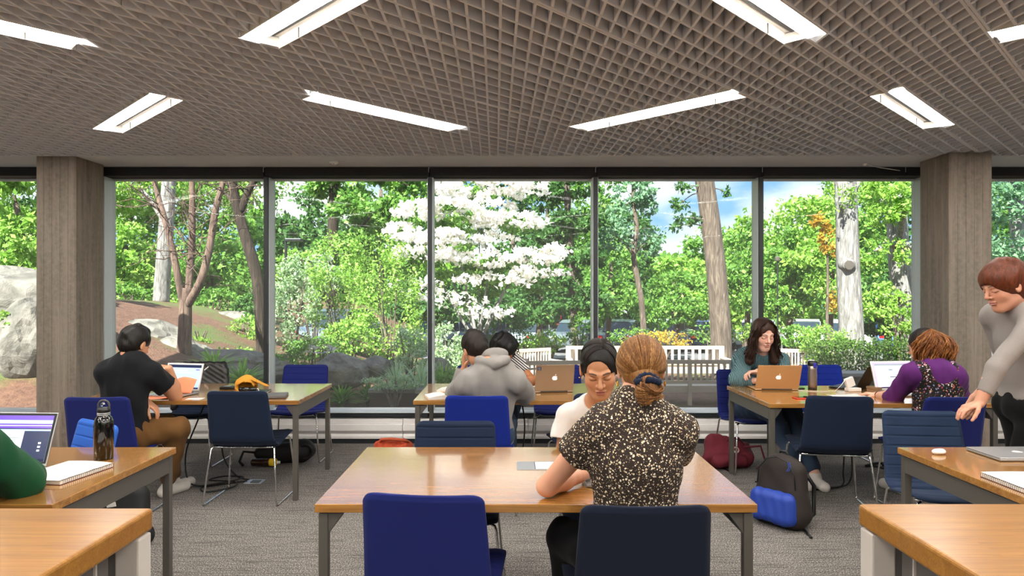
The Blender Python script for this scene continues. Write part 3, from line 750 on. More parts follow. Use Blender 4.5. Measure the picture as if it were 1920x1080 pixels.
tree('drooping conifer with slender trunk, right of the white dogwood', [(1078, 640, 23), (1072, 520, 23), (1066, 420, 23), (1061, 300, 23)], .14, .10, M['barkbrown'],
     sprays([(1062, 350, 23, 60, 26, 1500), (1090, 410, 22.8, 50, 22, 1100), (1040, 440, 23.2, 40, 24, 1000), (1095, 480, 22.8, 46, 20, 1000), (1050, 520, 23, 50, 24, 1000), (1100, 560, 22.7, 50, 22, 1000), (1030, 370, 23.3, 35, 30, 800)]), 'dark', .16, flat=.35)
tree('slender crooked tree with tufts of blue-green leaves against the sky', [(1208, 640, 24), (1202, 560, 24), (1188, 480, 24), (1194, 430, 24), (1188, 380, 24), (1190, 300, 24)], .12, .07, M['barkbrown'],
     sprays([(1185, 360, 24, 42, 24, 700), (1215, 385, 24, 22, 22, 300), (1165, 395, 24, 26, 18, 300), (1195, 335, 24, 30, 16, 300), (1150, 440, 23.5, 34, 40, 900), (1215, 455, 24.5, 24, 25, 300)]), 'blue', .15)
tree('big leaning brown tree trunk against the sky in the fourth full window', [(1352, 650, 17), (1350, 600, 17), (1344, 520, 17), (1334, 430, 17), (1324, 360, 17), (1314, 290, 17)], .27, .23, M['barkbrown'],
     sprays([(1272, 385, 17, 16, 12, 130), (1290, 410, 17, 24, 12, 210), (1283, 352, 17, 20, 8, 110), (1268, 425, 17, 12, 8, 60), (1362, 362, 17, 8, 8, 40)]), 'dark', .11, lk=.10)
def knot(mb, base, rnd):
    c = W(1592, 497, 18-.30)-base; limb(mb, [c+Vector((0, .25, .0)), c+Vector((0, -.05, 0))], .17, .155, 12)
    for a, b in (((1590, 360), (1622, 325)), ((1588, 370), (1562, 325))): limb(mb, [W(a[0], a[1], 18)-base, W((a[0]+b[0])/2, (a[1]+b[1])/2+4, 18)-base, W(b[0], b[1], 18)-base], .12, .07, 8)
kt = tree('pale grey tree trunk with a sawn-off branch stub, left of the right column', [(1597, 668, 18), (1595, 600, 18), (1590, 500, 18), (1588, 420, 18), (1583, 290, 18)], .33, .26, M['barkgrey'],
     sprays([(1575, 380, 17.6, 26, 30, 150), (1600, 350, 17.6, 20, 20, 100)]), 'lime', .09, extra=knot)
c = W(1592, 497, 17.63)-kt.location
kmb = MB(); kmb.T = Matrix.Translation(c) @ Matrix.Rotation(PI/2, 4, 'X'); kmb.lathe([(.12, 0), (.12, .012), (.02, .016)], 16); kmb.build('sawn_end', plain('sawn_wood', '#57504a', .9), kt, label='dark sawn branch end')
tree('mottled pale tree trunk seen through leaves beside the right column', [(1702, 660, 22), (1694, 560, 22), (1684, 460, 22), (1680, 360, 22)], .42, .28, M['barkgrey'],
     sprays([(1700, 380, 20.5, 62, 40, 1300), (1650, 380, 21, 50, 45, 1300), (1650, 560, 21, 46, 40, 1200), (1720, 470, 20.5, 40, 40, 600), (1640, 470, 21, 30, 30, 400)]), 'lime', .13)
tree('grey-green tree outside the far right window', [(1925, 640, 16), (1915, 500, 16), (1900, 330, 16)], .2, .15, M['barkgrey'],
     sprays([(1890, 370, 15.5, 70, 60, 1500), (1900, 500, 15.5, 60, 70, 1500), (2000, 430, 16, 80, 100, 900)]), 'blue', .12)
# middle distance trees about the car park
MID = [('round lime green tree left of the first mullion, above the mulch slope', 230, 480, 26, 60, 85, 'lime'), ('bushy green tree behind the bare multi-stemmed tree', 390, 500, 25, 80, 80, 'mid'), ('lime tree at far left behind the left column', 130, 500, 24, 90, 100, 'lime'),
       ('yellow tinged tree behind the dark street lamp', 560, 500, 30, 50, 36, 'lime'), ('green tree behind the dogwood, to its left', 820, 560, 26, 80, 50, 'dark'), ('dark green tree behind the dogwood, to its right', 1010, 570, 27, 90, 45, 'dark'),
       ('rounded green tree in the fourth full window left of the sky gap', 1140, 520, 30, 70, 80, 'mid'), ('low rounded green tree under the sky gap', 1270, 560, 31, 70, 62, 'mid'), ('leafy green tree right of the big leaning trunk', 1400, 500, 29, 60, 90, 'mid'),
       ('green tree left of the pale trunk with the branch stub', 1480, 510, 27, 62, 95, 'mid'), ('tall green tree directly behind the trunk with the branch stub', 1555, 450, 26, 62, 110, 'lime'), ('dark leafy tree behind the hedge at the right', 1665, 570, 25, 70, 60, 'dark'),
       ('soft green tree behind the far right window', 1880, 560, 24, 90, 80, 'blue')]
for lb, px, py, Yd, rx, ry, lf in MID:
    tree(lb, [(px, 630, Yd), (px+6, py, Yd), (px, py-ry*.4, Yd)], .16, .07, M['barkbrown'], [pb(px, py-ry*.25, Yd, rx*.8, ry*.6, 2300), pb(px-rx*.2, py+ry*.4, Yd-.6, rx, ry*.5, 2200)], lf, .19, ncl=30, tight=.33)
tree('small golden leaved tree left of the pale trunk with the branch stub', [(1550, 640, 22), (1552, 520, 22), (1550, 450, 22)], .06, .03, M['barkbrown'], sprays([(1556, 450, 22, 20, 34, 380), (1530, 410, 22, 14, 16, 120), (1565, 560, 22, 14, 24, 120)]), 'gold', .15)

# ---- shrubs
def shrub(label, px, py, Yd, rx, ry, leaf, size, n, name='shrub', cat='shrub', **kw):
    c = W(px, py, Yd); g_ = float(gz(c.x, c.y)); t = thing(name, label, cat, (c.x, c.y, g_))
    mb = MB(); rnd = random.Random(px)
    for q in range(7):
        a = rnd.uniform(-1, 1)*rx*Yd/FPX*.6; h = (c.z-g_)+rnd.uniform(-.2, .8)*ry*Yd/FPX
        mb.tube([(a*.1, 0, 0), (a*.5, rnd.uniform(-.1, .1), h*.5), (a, rnd.uniform(-.2, .2), max(h, .2))], [.025, .018, .007], 5)
    mb.build('stem', M['barkbrown'], t)
    foliage(t, [pb(px, py, Yd, rx, ry, n)], LM[leaf], size, **kw); return t
SH = [('bushy green shrub at far left of the slope top', 235, 560, 21.5, 46, 34, 'mid', .12, 1500), ('low leafy shrub behind the pale grey trunk', 318, 578, 21.8, 46, 24, 'lime', .12, 1300), ('wide leafy shrub between the tan tree and the dark trunk', 415, 575, 20.8, 58, 34, 'mid', .12, 1900), ('dark shrub against the first mullion', 478, 585, 19.4, 34, 44, 'dark', .11, 1300), ('small leafy plant on the mulch below the tan tree', 375, 640, 15.2, 24, 10, 'lime', .07, 260), ('low green plants at the foot of the mulch slope', 440, 668, 14.2, 40, 14, 'lime', .07, 700), ('tall light green shrub left in the second full window, beside the mullion', 548, 590, 16, 46, 110, 'silver', .08, 2600), ('tall bright green leafy shrub in the middle of the second full window', 640, 545, 16.5, 70, 120, 'lime', .085, 4200),
      ('feathery lime shrub right in the second full window', 735, 570, 15.5, 60, 120, 'lime', .075, 4200), ('whitish flowering shrub low in the second full window', 590, 520, 17.5, 60, 46, 'silver', .09, 1700),
      ('low green shrub behind the blue ribbed chair', 580, 665, 14, 60, 34, 'mid', .075, 1500), ('leafy shrub behind the purple flowers', 650, 640, 14.8, 50, 40, 'lime', .08, 1500), ('pale leaved shrub beside the second mullion', 770, 655, 13.6, 36, 46, 'silver', .07, 1300),
      ('tall shrub of mixed leaves left of the hooded student', 840, 650, 14.6, 36, 60, 'silver', .075, 1700), ('green shrub under the dogwood', 935, 610, 18, 60, 30, 'dark', .09, 1500), ('small lime bush behind the curved benches', 985, 640, 18, 26, 17, 'lime', .08, 500),
      ('bright bush in front of the silver car', 1030, 640, 18, 30, 20, 'lime', .08, 700), ('sparse bush left of the fourth window mullion', 1085, 620, 20, 24, 28, 'mid', .1, 500), ('olive bush behind the long white bench', 1180, 630, 19, 40, 16, 'mid', .08, 700),
      ('golden low bush behind the long white bench', 1240, 637, 18.6, 62, 14, 'gold', .08, 900), ('green bush at the foot of the big leaning trunk', 1335, 625, 19, 40, 18, 'mid', .09, 700), ('leafy bush beside the woman in the teal sweater', 1400, 625, 20, 26, 16, 'lime', .09, 360), ('green bush behind the right white bench', 1500, 630, 18, 42, 22, 'mid', .09, 800),
      ('lime green bush left of the clipped hedge', 1548, 645, 15.5, 50, 36, 'lime', .07, 1900), ('green plants between the hedge and the right column', 1690, 600, 19, 40, 34, 'lime', .10, 900),
      ('young shrub on the mulch slope beside the first mullion', 465, 615, 17.5, 44, 24, 'lime', .1, 900), ('spreading green shrub at the top of the mulch slope', 250, 585, 20, 60, 18, 'lime', .12, 900), ('low green shrub by the rocks on the slope', 395, 600, 20, 50, 20, 'mid', .12, 900),
      ('leafy shrub growing over the pale rock at far left', 30, 605, 11.2, 34, 26, 'lime', .085, 420), ('dark leafy plants below the pale rock at far left', 25, 700, 11.9, 50, 26, 'deep', .07, 1500)]
for a in SH: shrub(*a, ncl=40, tight=.3)
# clipped hedge
hc = W(1640, 676, 14.4); t = thing('hedge', 'clipped dark green box hedge by the right column', 'hedge', (hc.x, hc.y, float(gz(hc.x, hc.y))))
rngh = np.random.default_rng(9); n = 11000; P = np.stack([rngh.uniform(-1.35, 1.5, n), rngh.uniform(-.5, .5, n), rngh.uniform(.02, 1.18, n)], 1)
P[:, 2] *= 1-.08*np.sin(P[:, 0]*5)**2; V, F = leaves_at(P, .055, rngh, .6); put('foliage', npmesh('foliage', V, F, [LM['deep']]), t)['kind'] = 'stuff'
mb = MB()
for q in range(9): mb.tube([(-1.2+q*.3, 0, 0), (-1.2+q*.3+.05, 0, .9)], [.02, .008], 5)
mb.build('stem', M['barkbrown'], t)
# ferns, grasses, flowers
def tuft(label, px, py, Yd, h, n, leaf, name, cat, spread=.35, wid=.018, group=None):
    c = W(px, py, Yd); g_ = float(gz(c.x, c.y)); t = thing(name, label, cat, (c.x, c.y, g_), 0, group); rnd = np.random.default_rng(int(px)); Vs = []; Fs = []; k = 0
    for q in range(n):
        a = rnd.uniform(0, 2*PI); lean = rnd.uniform(.1, 1)*spread; hh = h*rnd.uniform(.6, 1.1); d = np.array([math.cos(a), math.sin(a), 0]); s_ = np.array([-math.sin(a), math.cos(a), 0])
        pts = [d*lean*(u*u)*hh*1.6+np.array([0, 0, hh*(u-.35*u*u*lean*2)]) for u in np.linspace(0, 1, 5)]
        for i, p in enumerate(pts): w = wid*(1-abs(i/4-.35)); Vs += [p-s_*w, p+s_*w]
        for i in range(4): Fs.append([k+2*i, k+2*i+1, k+2*i+3, k+2*i+2])
        k += 10
    o = put('blades', npmesh('blades', np.array(Vs), np.array(Fs), [LM[leaf]]), t); o['kind'] = 'stuff'; return t
tuft('green fern below the pale rock, beside the tan multi-stemmed tree', 400, 705, 12.6, .6, 90, 'lime', 'fern', 'fern', .8, .035)
tuft('large fern clump beside the first mullion, behind the yellow cap', 455, 700, 12.2, .65, 140, 'lime', 'fern', 'fern', .8, .035)
tuft('fern at the foot of the boulder', 640, 705, 12.4, .45, 110, 'mid', 'fern', 'fern', .9, .035)
tuft('fern right of the boulder', 690, 700, 12.8, .45, 110, 'mid', 'fern', 'fern', .9, .035)
tuft('small bright fern in the dark soil under the window', 672, 762, 10.9, .22, 36, 'lime', 'fern', 'fern', .9, .02)
tuft('tall pale ornamental grass left of the second mullion', 745, 700, 12.9, .85, 170, 'silver', 'ornamental_grass', 'grass', .45, .012)
tuft('tall pale ornamental grass against the second mullion', 790, 705, 12.6, .95, 150, 'silver', 'ornamental_grass', 'grass', .4, .012)
tuft('tall green grass right of the second mullion', 832, 690, 13.2, .8, 150, 'lime', 'ornamental_grass', 'grass', .5, .014)
shrub('low clump of lilac flowers in the second full window', 600, 655, 13.7, 34, 8, 'pink', .045, 190, 'flower_clump', 'flowers')
shrub('pale ground cover at the foot of the grasses', 740, 715, 12.3, 60, 14, 'silver', .05, 1300, 'ground_cover', 'plants')
shrub('pale ground cover behind the hooded student', 850, 705, 12.5, 50, 14, 'mid', .05, 1000, 'ground_cover', 'plants')
# ---- rocks
def rock(label, px, py, Yd, r, seed, rz=0):
    me = bpy.data.meshes.new('boulder'); bm = bmesh.new(); bmesh.ops.create_icosphere(bm, subdivisions=4, radius=1)
    rnd = np.random.default_rng(seed); K = rnd.normal(size=(14, 3))*2.4; ph = rnd.uniform(0, 6, 14)
    for v in bm.verts:
        d = np.array(v.co); s_ = sum(math.sin(float(k @ d)+p) for k, p in zip(K, ph))/14; s2 = round(s_*5)/5
        v.co = Vector((d*(1+.28*s_+.25*s2)*np.array(r)))
    bm.to_mesh(me); bm.free(); me.materials.append(M['rock']); c = W(px, py, Yd)
    o = put('boulder', me, None, c, rz); return tag(o, label, 'rock')
rock('large pale rock face in the far left window', 20, 590, 12.2, (1.3, .8, .9), 1); rock('pale sloping rock beside the column, left window', 60, 640, 11.4, (.5, .6, .75), 2, .3)
rock('long flat grey rock ledge under the mulch slope', 255, 650, 14.6, (1.3, .8, .62), 3, -.2); rock('grey rock ledge running down behind the black jacket', 415, 692, 14, (1.5, .7, .42), 4, -.25); rock('grey rock between the man in black and the tan tree', 325, 672, 14.1, (.8, .6, .5), 12, -.1)
rock('pale rock at the top of the slope right of the tan tree', 440, 605, 19.5, (1.2, .6, .35), 5); rock('small grey rock behind the pale trunk', 250, 590, 21, (1.0, .5, .25), 6)
rock('rounded dark boulder behind the blue ribbed chair', 640, 700, 12.9, (.55, .45, .36), 7); rock('pink-grey rough stone by the shrub', 705, 690, 13.4, (.34, .3, .22), 8); rock('pale stone among the tall grasses', 815, 690, 13.8, (.3, .3, .25), 9)
for lb, xa, xb, py, Yd, dp in (('low granite slab seat in the garden, seen between two tables', 690, 828, 730, 12.5, .55), ('low granite wall in the far left window', -300, 90, 724, 11.6, .4), ('low granite slab seat behind the charger at right', 1555, 1705, 700, 13.0, .5), ('low granite slab seat left of the middle table', 778, 905, 731, 12.1, .4)):
    a, b = W(xa, py, Yd), W(xb, py, Yd); t = thing('granite_seat', lb, 'stone seat', ((a.x+b.x)/2, Yd+dp/2, float(gz((a.x+b.x)/2, Yd)))); h = a.z-t.location.z; w = (b.x-a.x)/2
    MB().span((-w, -dp/2, h-.07), (w, dp/2, h)).build('slab', M['granite'], t, bevel=.01); MB().span((-w+.02, -dp/2+.03, -.3), (w-.02, dp/2-.03, h-.07)).build('base', plain('dark_stone', '#4c3f38', .9), t)
# ---- garden benches
M['teak'] = plain('weathered_teak', '#c4b5a6', .8, var=.1, scale=6)
def bench_proto(w):
    t = thing('garden_bench', '', 'bench'); n = int(w/.105)
    for s_ in (-1, 1):
        x = s_*(w/2-.03); MB().span((x-.035, .02, 0), (x+.035, .08, .92)).build('leg', M['teak'], t, bevel=.004); MB().span((x-.03, -.5, 0), (x+.03, -.44, .66)).build('leg', M['teak'], t, bevel=.004)
        MB().span((x-.04, -.52, .63), (x+.04, .02, .66)).build('armrest', M['teak'], t, bevel=.004)
    MB().span((-.035, .02, 0), (.035, .08, .92)).build('leg', M['teak'], t); 
    MB().span((-w/2, .03, .84), (w/2, .07, .92)).build('top_rail', M['teak'], t, bevel=.004); MB().span((-w/2, .03, .47), (w/2, .07, .53)).build('lower_rail', M['teak'], t)
    MB().span((-w/2, -.48, .33), (w/2, -.45, .40)).build('apron', M['teak'], t); MB().span((-w/2, .03, .31), (w/2, .06, .40)).build('apron', M['teak'], t)
    for i in range(n):
        x = -w/2+(i+.5)*w/n; MB().span((x-.02, .035, .53), (x+.02, .06, .84)).build('back_slat', M['teak'], t)
    for i in range(6): MB().span((-w/2, -.47+i*.085, .40), (w/2, -.40+i*.085, .425)).build('seat_slat', M['teak'], t)
    return t
bp = bench_proto(2.5)
def bench(first, label, px, py_top, Yd, rz, sx=1):
    c = W(px, py_top, Yd); o = bp if first else dup(bp); o['label'] = label; z = max(float(gz(c.x, c.y)), c.z-.92) if False else c.z-.92
    o.location = (c.x, c.y, z); o.rotation_euler = (0, 0, rz); o.scale = (sx, 1, 1); return o
bench(True, 'weathered slatted garden bench in the shade, its back to us', 1292, 674, 12.85, PI)
bench(False, 'shaded slatted bench left of the white T-shirt student', 1010, 676, 12.7, PI+.1, .8)
bench(False, 'long sunlit pale slatted bench behind the floral blouse', 1210, 649, 16.2, 0, 1.5)
bench(False, 'sunlit pale bench at left of the row, turned towards the centre', 975, 655, 15.6, .55, .7)
bench(False, 'sunlit pale bench beside the grey laptop, seen at an angle', 940, 668, 13.9, -.9, .6)
bench(False, 'sunlit pale bench at the right, curving away behind the tumbler', 1497, 655, 15.8, -.42, .62)
# ---- cars
def car_proto():
    t = thing('car', '', 'car')
    prof = [(-2.2, .35), (-2.22, .62), (-2.1, .82), (-1.65, .92), (-1.5, .95), (-.95, 1.38), (-.5, 1.46), (.5, 1.45), (1.05, 1.30), (1.55, .98), (1.75, .94), (2.05, .88), (2.18, .7), (2.2, .35)]
    low = [(-2.2, .35), (-2.22, .62), (-2.1, .82), (-1.65, .92), (1.55, .96), (1.75, .94), (2.05, .88), (2.18, .7), (2.2, .35)]
    R = Matrix(((1, 0, 0, 0), (0, 0, 1, 0), (0, 1, 0, 0), (0, 0, 0, 1)))
    MB().prism(low, -.88, .88, R).build('body', CARM[0], t, bevel=.06, seg=3)
    MB().prism([(-1.5, .93), (-.98, 1.40), (-.5, 1.47), (.5, 1.46), (1.0, 1.33), (1.5, .93)], -.72, .72, R).build('cabin', M['carglass'], t, bevel=.05)
    MB().prism([(-1.02, 1.39), (-.5, 1.48), (.5, 1.47), (1.02, 1.35), (.95, 1.31), (.5, 1.42), (-.5, 1.43), (-.9, 1.37)], -.70, .70, R).build('roof', CARM[0], t)
    for s_ in (-1, 1):
        for x in (-1.3, 1.3):
            mb = MB(); mb.T = Matrix.Translation((x, s_*.80, .32)) @ Matrix.Rotation(PI/2, 4, 'X'); mb.lathe([(.2, -.11), (.32, -.1), (.32, .1), (.2, .11)], 18); w = mb.build('wheel', M['rubber'], t)
            mb = MB(); mb.T = Matrix.Translation((x, s_*.915, .32)) @ Matrix.Rotation(PI/2, 4, 'X'); mb.lathe([(.19, -.01), (.19, .01)], 14); mb.build('hubcap', M['silver'], t)
        mb = MB().box((.05, s_*.735, 1.15), (.07, .03, .46)); mb.build('pillar', CARM[0], t)
        MB().box((-2.2, s_*.62, .74), (.06, .3, .12)).build('tail_light', M['tail'], t); MB().box((2.16, s_*.62, .70), (.06, .3, .13)).build('headlight', M['whiteplastic'], t)
        MB().box((.95, s_*.95, .98), (.12, .12, .1)).build('mirror', CARM[0], t)
    return t
M['carglass'] = plain('car_glass', '#27343c', .08); M['tail'] = plain('tail_red', '#c02020', .3)
def paint(n, c): return plain(n, c, .25, .3, Coat_Weight=.6)
CARM = [paint('car_silver', '#a9b4bd'), paint('car_white', '#e8eaec'), paint('car_blue', '#2a4a9a'), paint('car_darkblue', '#232c4c'), paint('car_red', '#b8303a'), paint('car_grey', '#6c7680')]
cp = car_proto()
CARS = [(642, 24, 1.35, 5, 'blue-grey car glimpsed through the tall shrub', -.5), (1030, 42, 1.2, 4, 'small red car in the second row of parked cars'), (835, 33.0, 1.15, 0, 'silver car at the left end of the parked row'), (919, 33.3, 4.29, 3, 'dark car parked behind the dogwood'), (1003, 33.6, 1.15, 0, 'silver-blue car behind the curved bench'), (1087, 33.0, 4.29, 5, 'grey car beside the third mullion in the parked row'), (1171, 33.3, 1.15, 5, 'dark grey car just right of the third mullion'), (1255, 33.6, 4.29, 0, 'silver car half hidden by the golden bush'), (1339, 33.0, 1.15, 3, 'dark blue car behind the big leaning trunk'), (1423, 33.3, 4.29, 0, 'silver car left of the teal sweater woman'), (1507, 33.6, 1.15, 1, 'white estate car right of the teal sweater woman'), (1591, 33.0, 4.29, 1, 'white car partly behind the trunk with the branch stub'), (1675, 33.3, 1.15, 2, 'blue car between the pale trunk and the right column'), (1759, 33.6, 4.29, 0, 'silver car behind the right column')]
for i, cc in enumerate(CARS):
    px, Yd, rz, k, lb = cc[:5]; o = cp if i == 0 else dup(cp); c = W(px, 600, Yd)
    o.location = (c.x, Yd, -1.22 if Yd > 28 else float(gz(c.x, Yd))); o.rotation_euler = (0, 0, rz); o['label'] = lb; o['group'] = 'cars parked beyond the garden'
    for ch in o.children:
        if ch.name.split('.')[0] in ('body', 'roof', 'pillar', 'mirror'): ch.material_slots[0].link = 'OBJECT'; ch.material_slots[0].material = CARM[k]
# ---- lamp posts
for lb, px, py, Yd, s_ in (('dark street lamp with flat arm above the shrubs in the second full window', 536, 450, 28, 1), ('small lantern post among the bushes left of the pale trunk', 1458, 490, 26, 0)):
    c = W(px, py, Yd); g_ = float(gz(c.x, Yd)); t = thing('street_lamp', lb, 'street lamp', (c.x, Yd, g_)); h = c.z-g_
    MB().tube([(0, 0, 0), (0, 0, h)], .06 if s_ else .03, 8).build('pole', M['aludark'], t)
    if s_: MB().box((.33, 0, h), (.68, .3, .13)).build('lamp_head', M['aludark'], t, bevel=.03)
    else: MB().lathe([(.09, 0), (.11, .03), (.11, .14), (.02, .2)], 10, (0, 0, h)).build('lamp_head', M['steel'], t)
# ================================================================ PEOPLE : smooth implicit bodies
class SDF:
    def __init__(s, lo, hi, h):
        s.lo = np.array(lo, float); s.h = h; s.n = np.ceil((np.array(hi)-s.lo)/h).astype(int)+1
        s.ax = [s.lo[i]+h*np.arange(s.n[i]) for i in range(3)]; s.d = np.full(s.n, .08, np.float32)
    def sl(s, lo, hi):
        a = np.clip(np.floor((np.array(lo)-s.lo)/s.h).astype(int), 0, s.n); b = np.clip(np.ceil((np.array(hi)-s.lo)/s.h).astype(int)+1, 0, s.n)
        if (b <= a).any(): return None
        S = tuple(slice(i, j) for i, j in zip(a, b)); return S, [s.ax[0][S[0]][:, None, None], s.ax[1][S[1]][None, :, None], s.ax[2][S[2]][None, None, :]]
    def merge(s, S, dn, k, op='u'):
        d = s.d[S]
        if op == 'u': hh = np.clip(.5+.5*(d-dn)/k, 0, 1); s.d[S] = dn*hh+d*(1-hh)-k*hh*(1-hh)
        else: hh = np.clip(.5-.5*(d+dn)/k, 0, 1); s.d[S] = d*(1-hh)+(-dn)*hh+k*hh*(1-hh)
    def cap(s, a, b, ra, rb, k=.02, op='u', flat=None, ff=1.0):
        """tapered limb a->b; flat: unit vector along which it is squashed by ff"""
        a, b = np.array(a, float), np.array(b, float); m = max(ra, rb)*max(1, 1)+k+.02
        q = s.sl(np.minimum(a, b)-m, np.maximum(a, b)+m)
        if q is None: return
        S, (x, y, z) = q; ab = b-a; L2 = max(ab @ ab, 1e-9)
        px, py, pz = x-a[0], y-a[1], z-a[2]; t = np.clip((px*ab[0]+py*ab[1]+pz*ab[2])/L2, 0, 1)
        dx, dy, dz = px-t*ab[0], py-t*ab[1], pz-t*ab[2]; q2 = dx*dx+dy*dy+dz*dz
        if flat is not None: f = dx*flat[0]+dy*flat[1]+dz*flat[2]; q2 = q2+(ff*ff-1)*f*f
        s.merge(S, np.sqrt(q2)-(ra+(rb-ra)*t), k, op)
    def ell(s, c, r, R=None, k=.02, op='u'):
        c, r = np.array(c, float), np.array(r, float); m = r.max()+k+.02; q = s.sl(c-m, c+m)
        if q is None: return
        S, (x, y, z) = q; x, y, z = x-c[0], y-c[1], z-c[2]
        if R is not None: R = np.array(R); x, y, z = (R[0, 0]*x+R[1, 0]*y+R[2, 0]*z), (R[0, 1]*x+R[1, 1]*y+R[2, 1]*z), (R[0, 2]*x+R[1, 2]*y+R[2, 2]*z)
        k0 = np.sqrt((x/r[0])**2+(y/r[1])**2+(z/r[2])**2); k1 = np.sqrt((x/r[0]**2)**2+(y/r[1]**2)**2+(z/r[2]**2)**2)+1e-9
        s.merge(S, k0*(k0-1)/k1, k, op)
    def plane(s, p, n):
        """keep the side opposite to n"""
        n = np.array(n, float); n /= np.linalg.norm(n); x, y, z = s.ax
        d = (x[:, None, None]-p[0])*n[0]+(y[None, :, None]-p[1])*n[1]+(z[None, None, :]-p[2])*n[2]; s.d = np.maximum(s.d, d.astype(np.float32))
    def field(s, fn):
        x, y, z = s.ax; s.d = s.d+fn(x[:, None, None], y[None, :, None], z[None, None, :]).astype(np.float32)
    def mesh(s):
        D = s.d; I = D < 0; n = D.shape
        c = [I[i:n[0]-1+i, j:n[1]-1+j, k:n[2]-1+k] for i in (0, 1) for j in (0, 1) for k in (0, 1)]
        sm_ = sum(q.astype(np.int8) for q in c); act = (sm_ > 0) & (sm_ < 8); idx = np.argwhere(act)
        if len(idx) == 0: return np.zeros((0, 3)), np.zeros((0, 4), int)
        acc = np.zeros((len(idx), 3)); cnt = np.zeros(len(idx)); O = [np.array((i, j, k)) for i in (0, 1) for j in (0, 1) for k in (0, 1)]
        val = [D[tuple((idx+o).T)] for o in O]
        for a in range(8):
            for b in range(a+1, 8):
                if abs(O[a]-O[b]).sum() != 1: continue
                m = (val[a] < 0) != (val[b] < 0); t_ = val[a][m]/(val[a][m]-val[b][m]); acc[m] += O[a]+t_[:, None]*(O[b]-O[a]); cnt[m] += 1
        V = s.lo+(idx+acc/cnt[:, None])*s.h; num = np.full(act.shape, -1, np.int32); num[tuple(idx.T)] = np.arange(len(idx)); Fs = []
        for ax_ in range(3):
            e = [slice(None)]*3; f = [slice(None)]*3; e[ax_] = slice(0, -1); f[ax_] = slice(1, None)
            ch = I[tuple(e)] != I[tuple(f)]; g = np.argwhere(ch); u, v = [q for q in range(3) if q != ax_]
            g = g[(g[:, u] > 0) & (g[:, v] > 0) & (g[:, u] < n[u]-1) & (g[:, v] < n[v]-1)]
            if len(g) == 0: continue
            eu = np.eye(3, dtype=int)[u]; ev = np.eye(3, dtype=int)[v]
            q = np.stack([num[tuple(x_.T)] for x_ in (g, g-eu, g-eu-ev, g-ev)], 1); ins = I[tuple(g.T)]
            flip = ins if ax_ != 1 else ~ins; q[~flip] = q[~flip][:, ::-1]; q = q[(q >= 0).all(1)]; Fs.append(q)
        return V, np.concatenate(Fs)[:, ::-1]
def folds(amp, freq, seed, dirs=None):
    r = np.random.default_rng(seed); K = r.normal(size=(5, 3))*freq; ph = r.uniform(0, 6, 5)
    def f(x, y, z):
        w = .5*np.sin(K[4, 0]*.5*x+K[4, 1]*.5*y+K[4, 2]*.5*z+ph[4]); o = 0
        for i in range(4): o = o+np.sin(K[i, 0]*x+K[i, 1]*y+K[i, 2]*z+ph[i]+2*w)
        return amp*o/2.2
    return f
def rotm(rx=0, ry=0, rz=0): return np.array(Euler((rx, ry, rz), 'ZXY' if False else 'XYZ').to_matrix())
def head_sdf(c, R, sc, h=.003, hairless=True, detail=True, jaw=1.0):
    """c centre of head, R rotation (columns: right, forward, up)"""
    S = SDF(np.array(c)-.165*sc, np.array(c)+.165*sc, h); R = np.array(R); P = lambda x, y, z: np.array(c)+R @ (np.array((x, y, z))*sc)
    E = lambda x, y, z, r, k, op='u': S.ell(P(x, y, z), np.array(r)*sc, R, k*sc, op); C = lambda a, b, ra, rb, k, op='u': S.cap(P(*a), P(*b), ra*sc, rb*sc, k*sc, op)
    E(0, -.014, .034, (.074, .094, .084), .01); E(0, .022, -.036, (.058*jaw, .066, .078), .03); E(0, .058, -.098, (.022, .018, .016), .03)
    C((-.044*jaw, .0, -.07), (-.014, .055, -.1), .018, .016, .03); C((.044*jaw, .0, -.07), (.014, .055, -.1), .018, .016, .03)
    E(-.038, .048, -.03, (.022, .022, .022), .025); E(.038, .048, -.03, (.022, .022, .022), .025)
    C((0, -.02, -.06), (0, -.032, -.115), .052, .050, .03)
    if detail:
        E(-.03, .096, .004, (.019, .016, .012), .014, 's'); E(.03, .096, .004, (.019, .016, .012), .014, 's')
        C((-.036, .073, .024), (-.012, .082, .02), .009, .009, .014); C((.036, .073, .024), (.012, .082, .02), .009, .009, .014)
        E(-.0305, .070, .001, (.0155, .0145, .0125), .004); E(.0305, .070, .001, (.0155, .0145, .0125), .004)
        C((0, .085, .012), (0, .107, -.026), .0065, .010, .010); E(-.0125, .092, -.03, (.0085, .010, .0075), .006); E(.0125, .092, -.03, (.0085, .010, .0075), .006)
        E(0, .086, -.0565, (.024, .0105, .0052), .005); E(0, .086, -.0665, (.020, .011, .0062), .005); E(0, .099, -.0613, (.026, .012, .0014), .003, 's')
        E(0, .092, -.08, (.016, .01, .006), .008, 's')
    for s_ in (-1, 1):
        E(s_*.079, -.006, -.006, (.009, .019, .031), .006); E(s_*.087, .0, -.003, (.006, .010, .018), .004, 's')
    return S, P
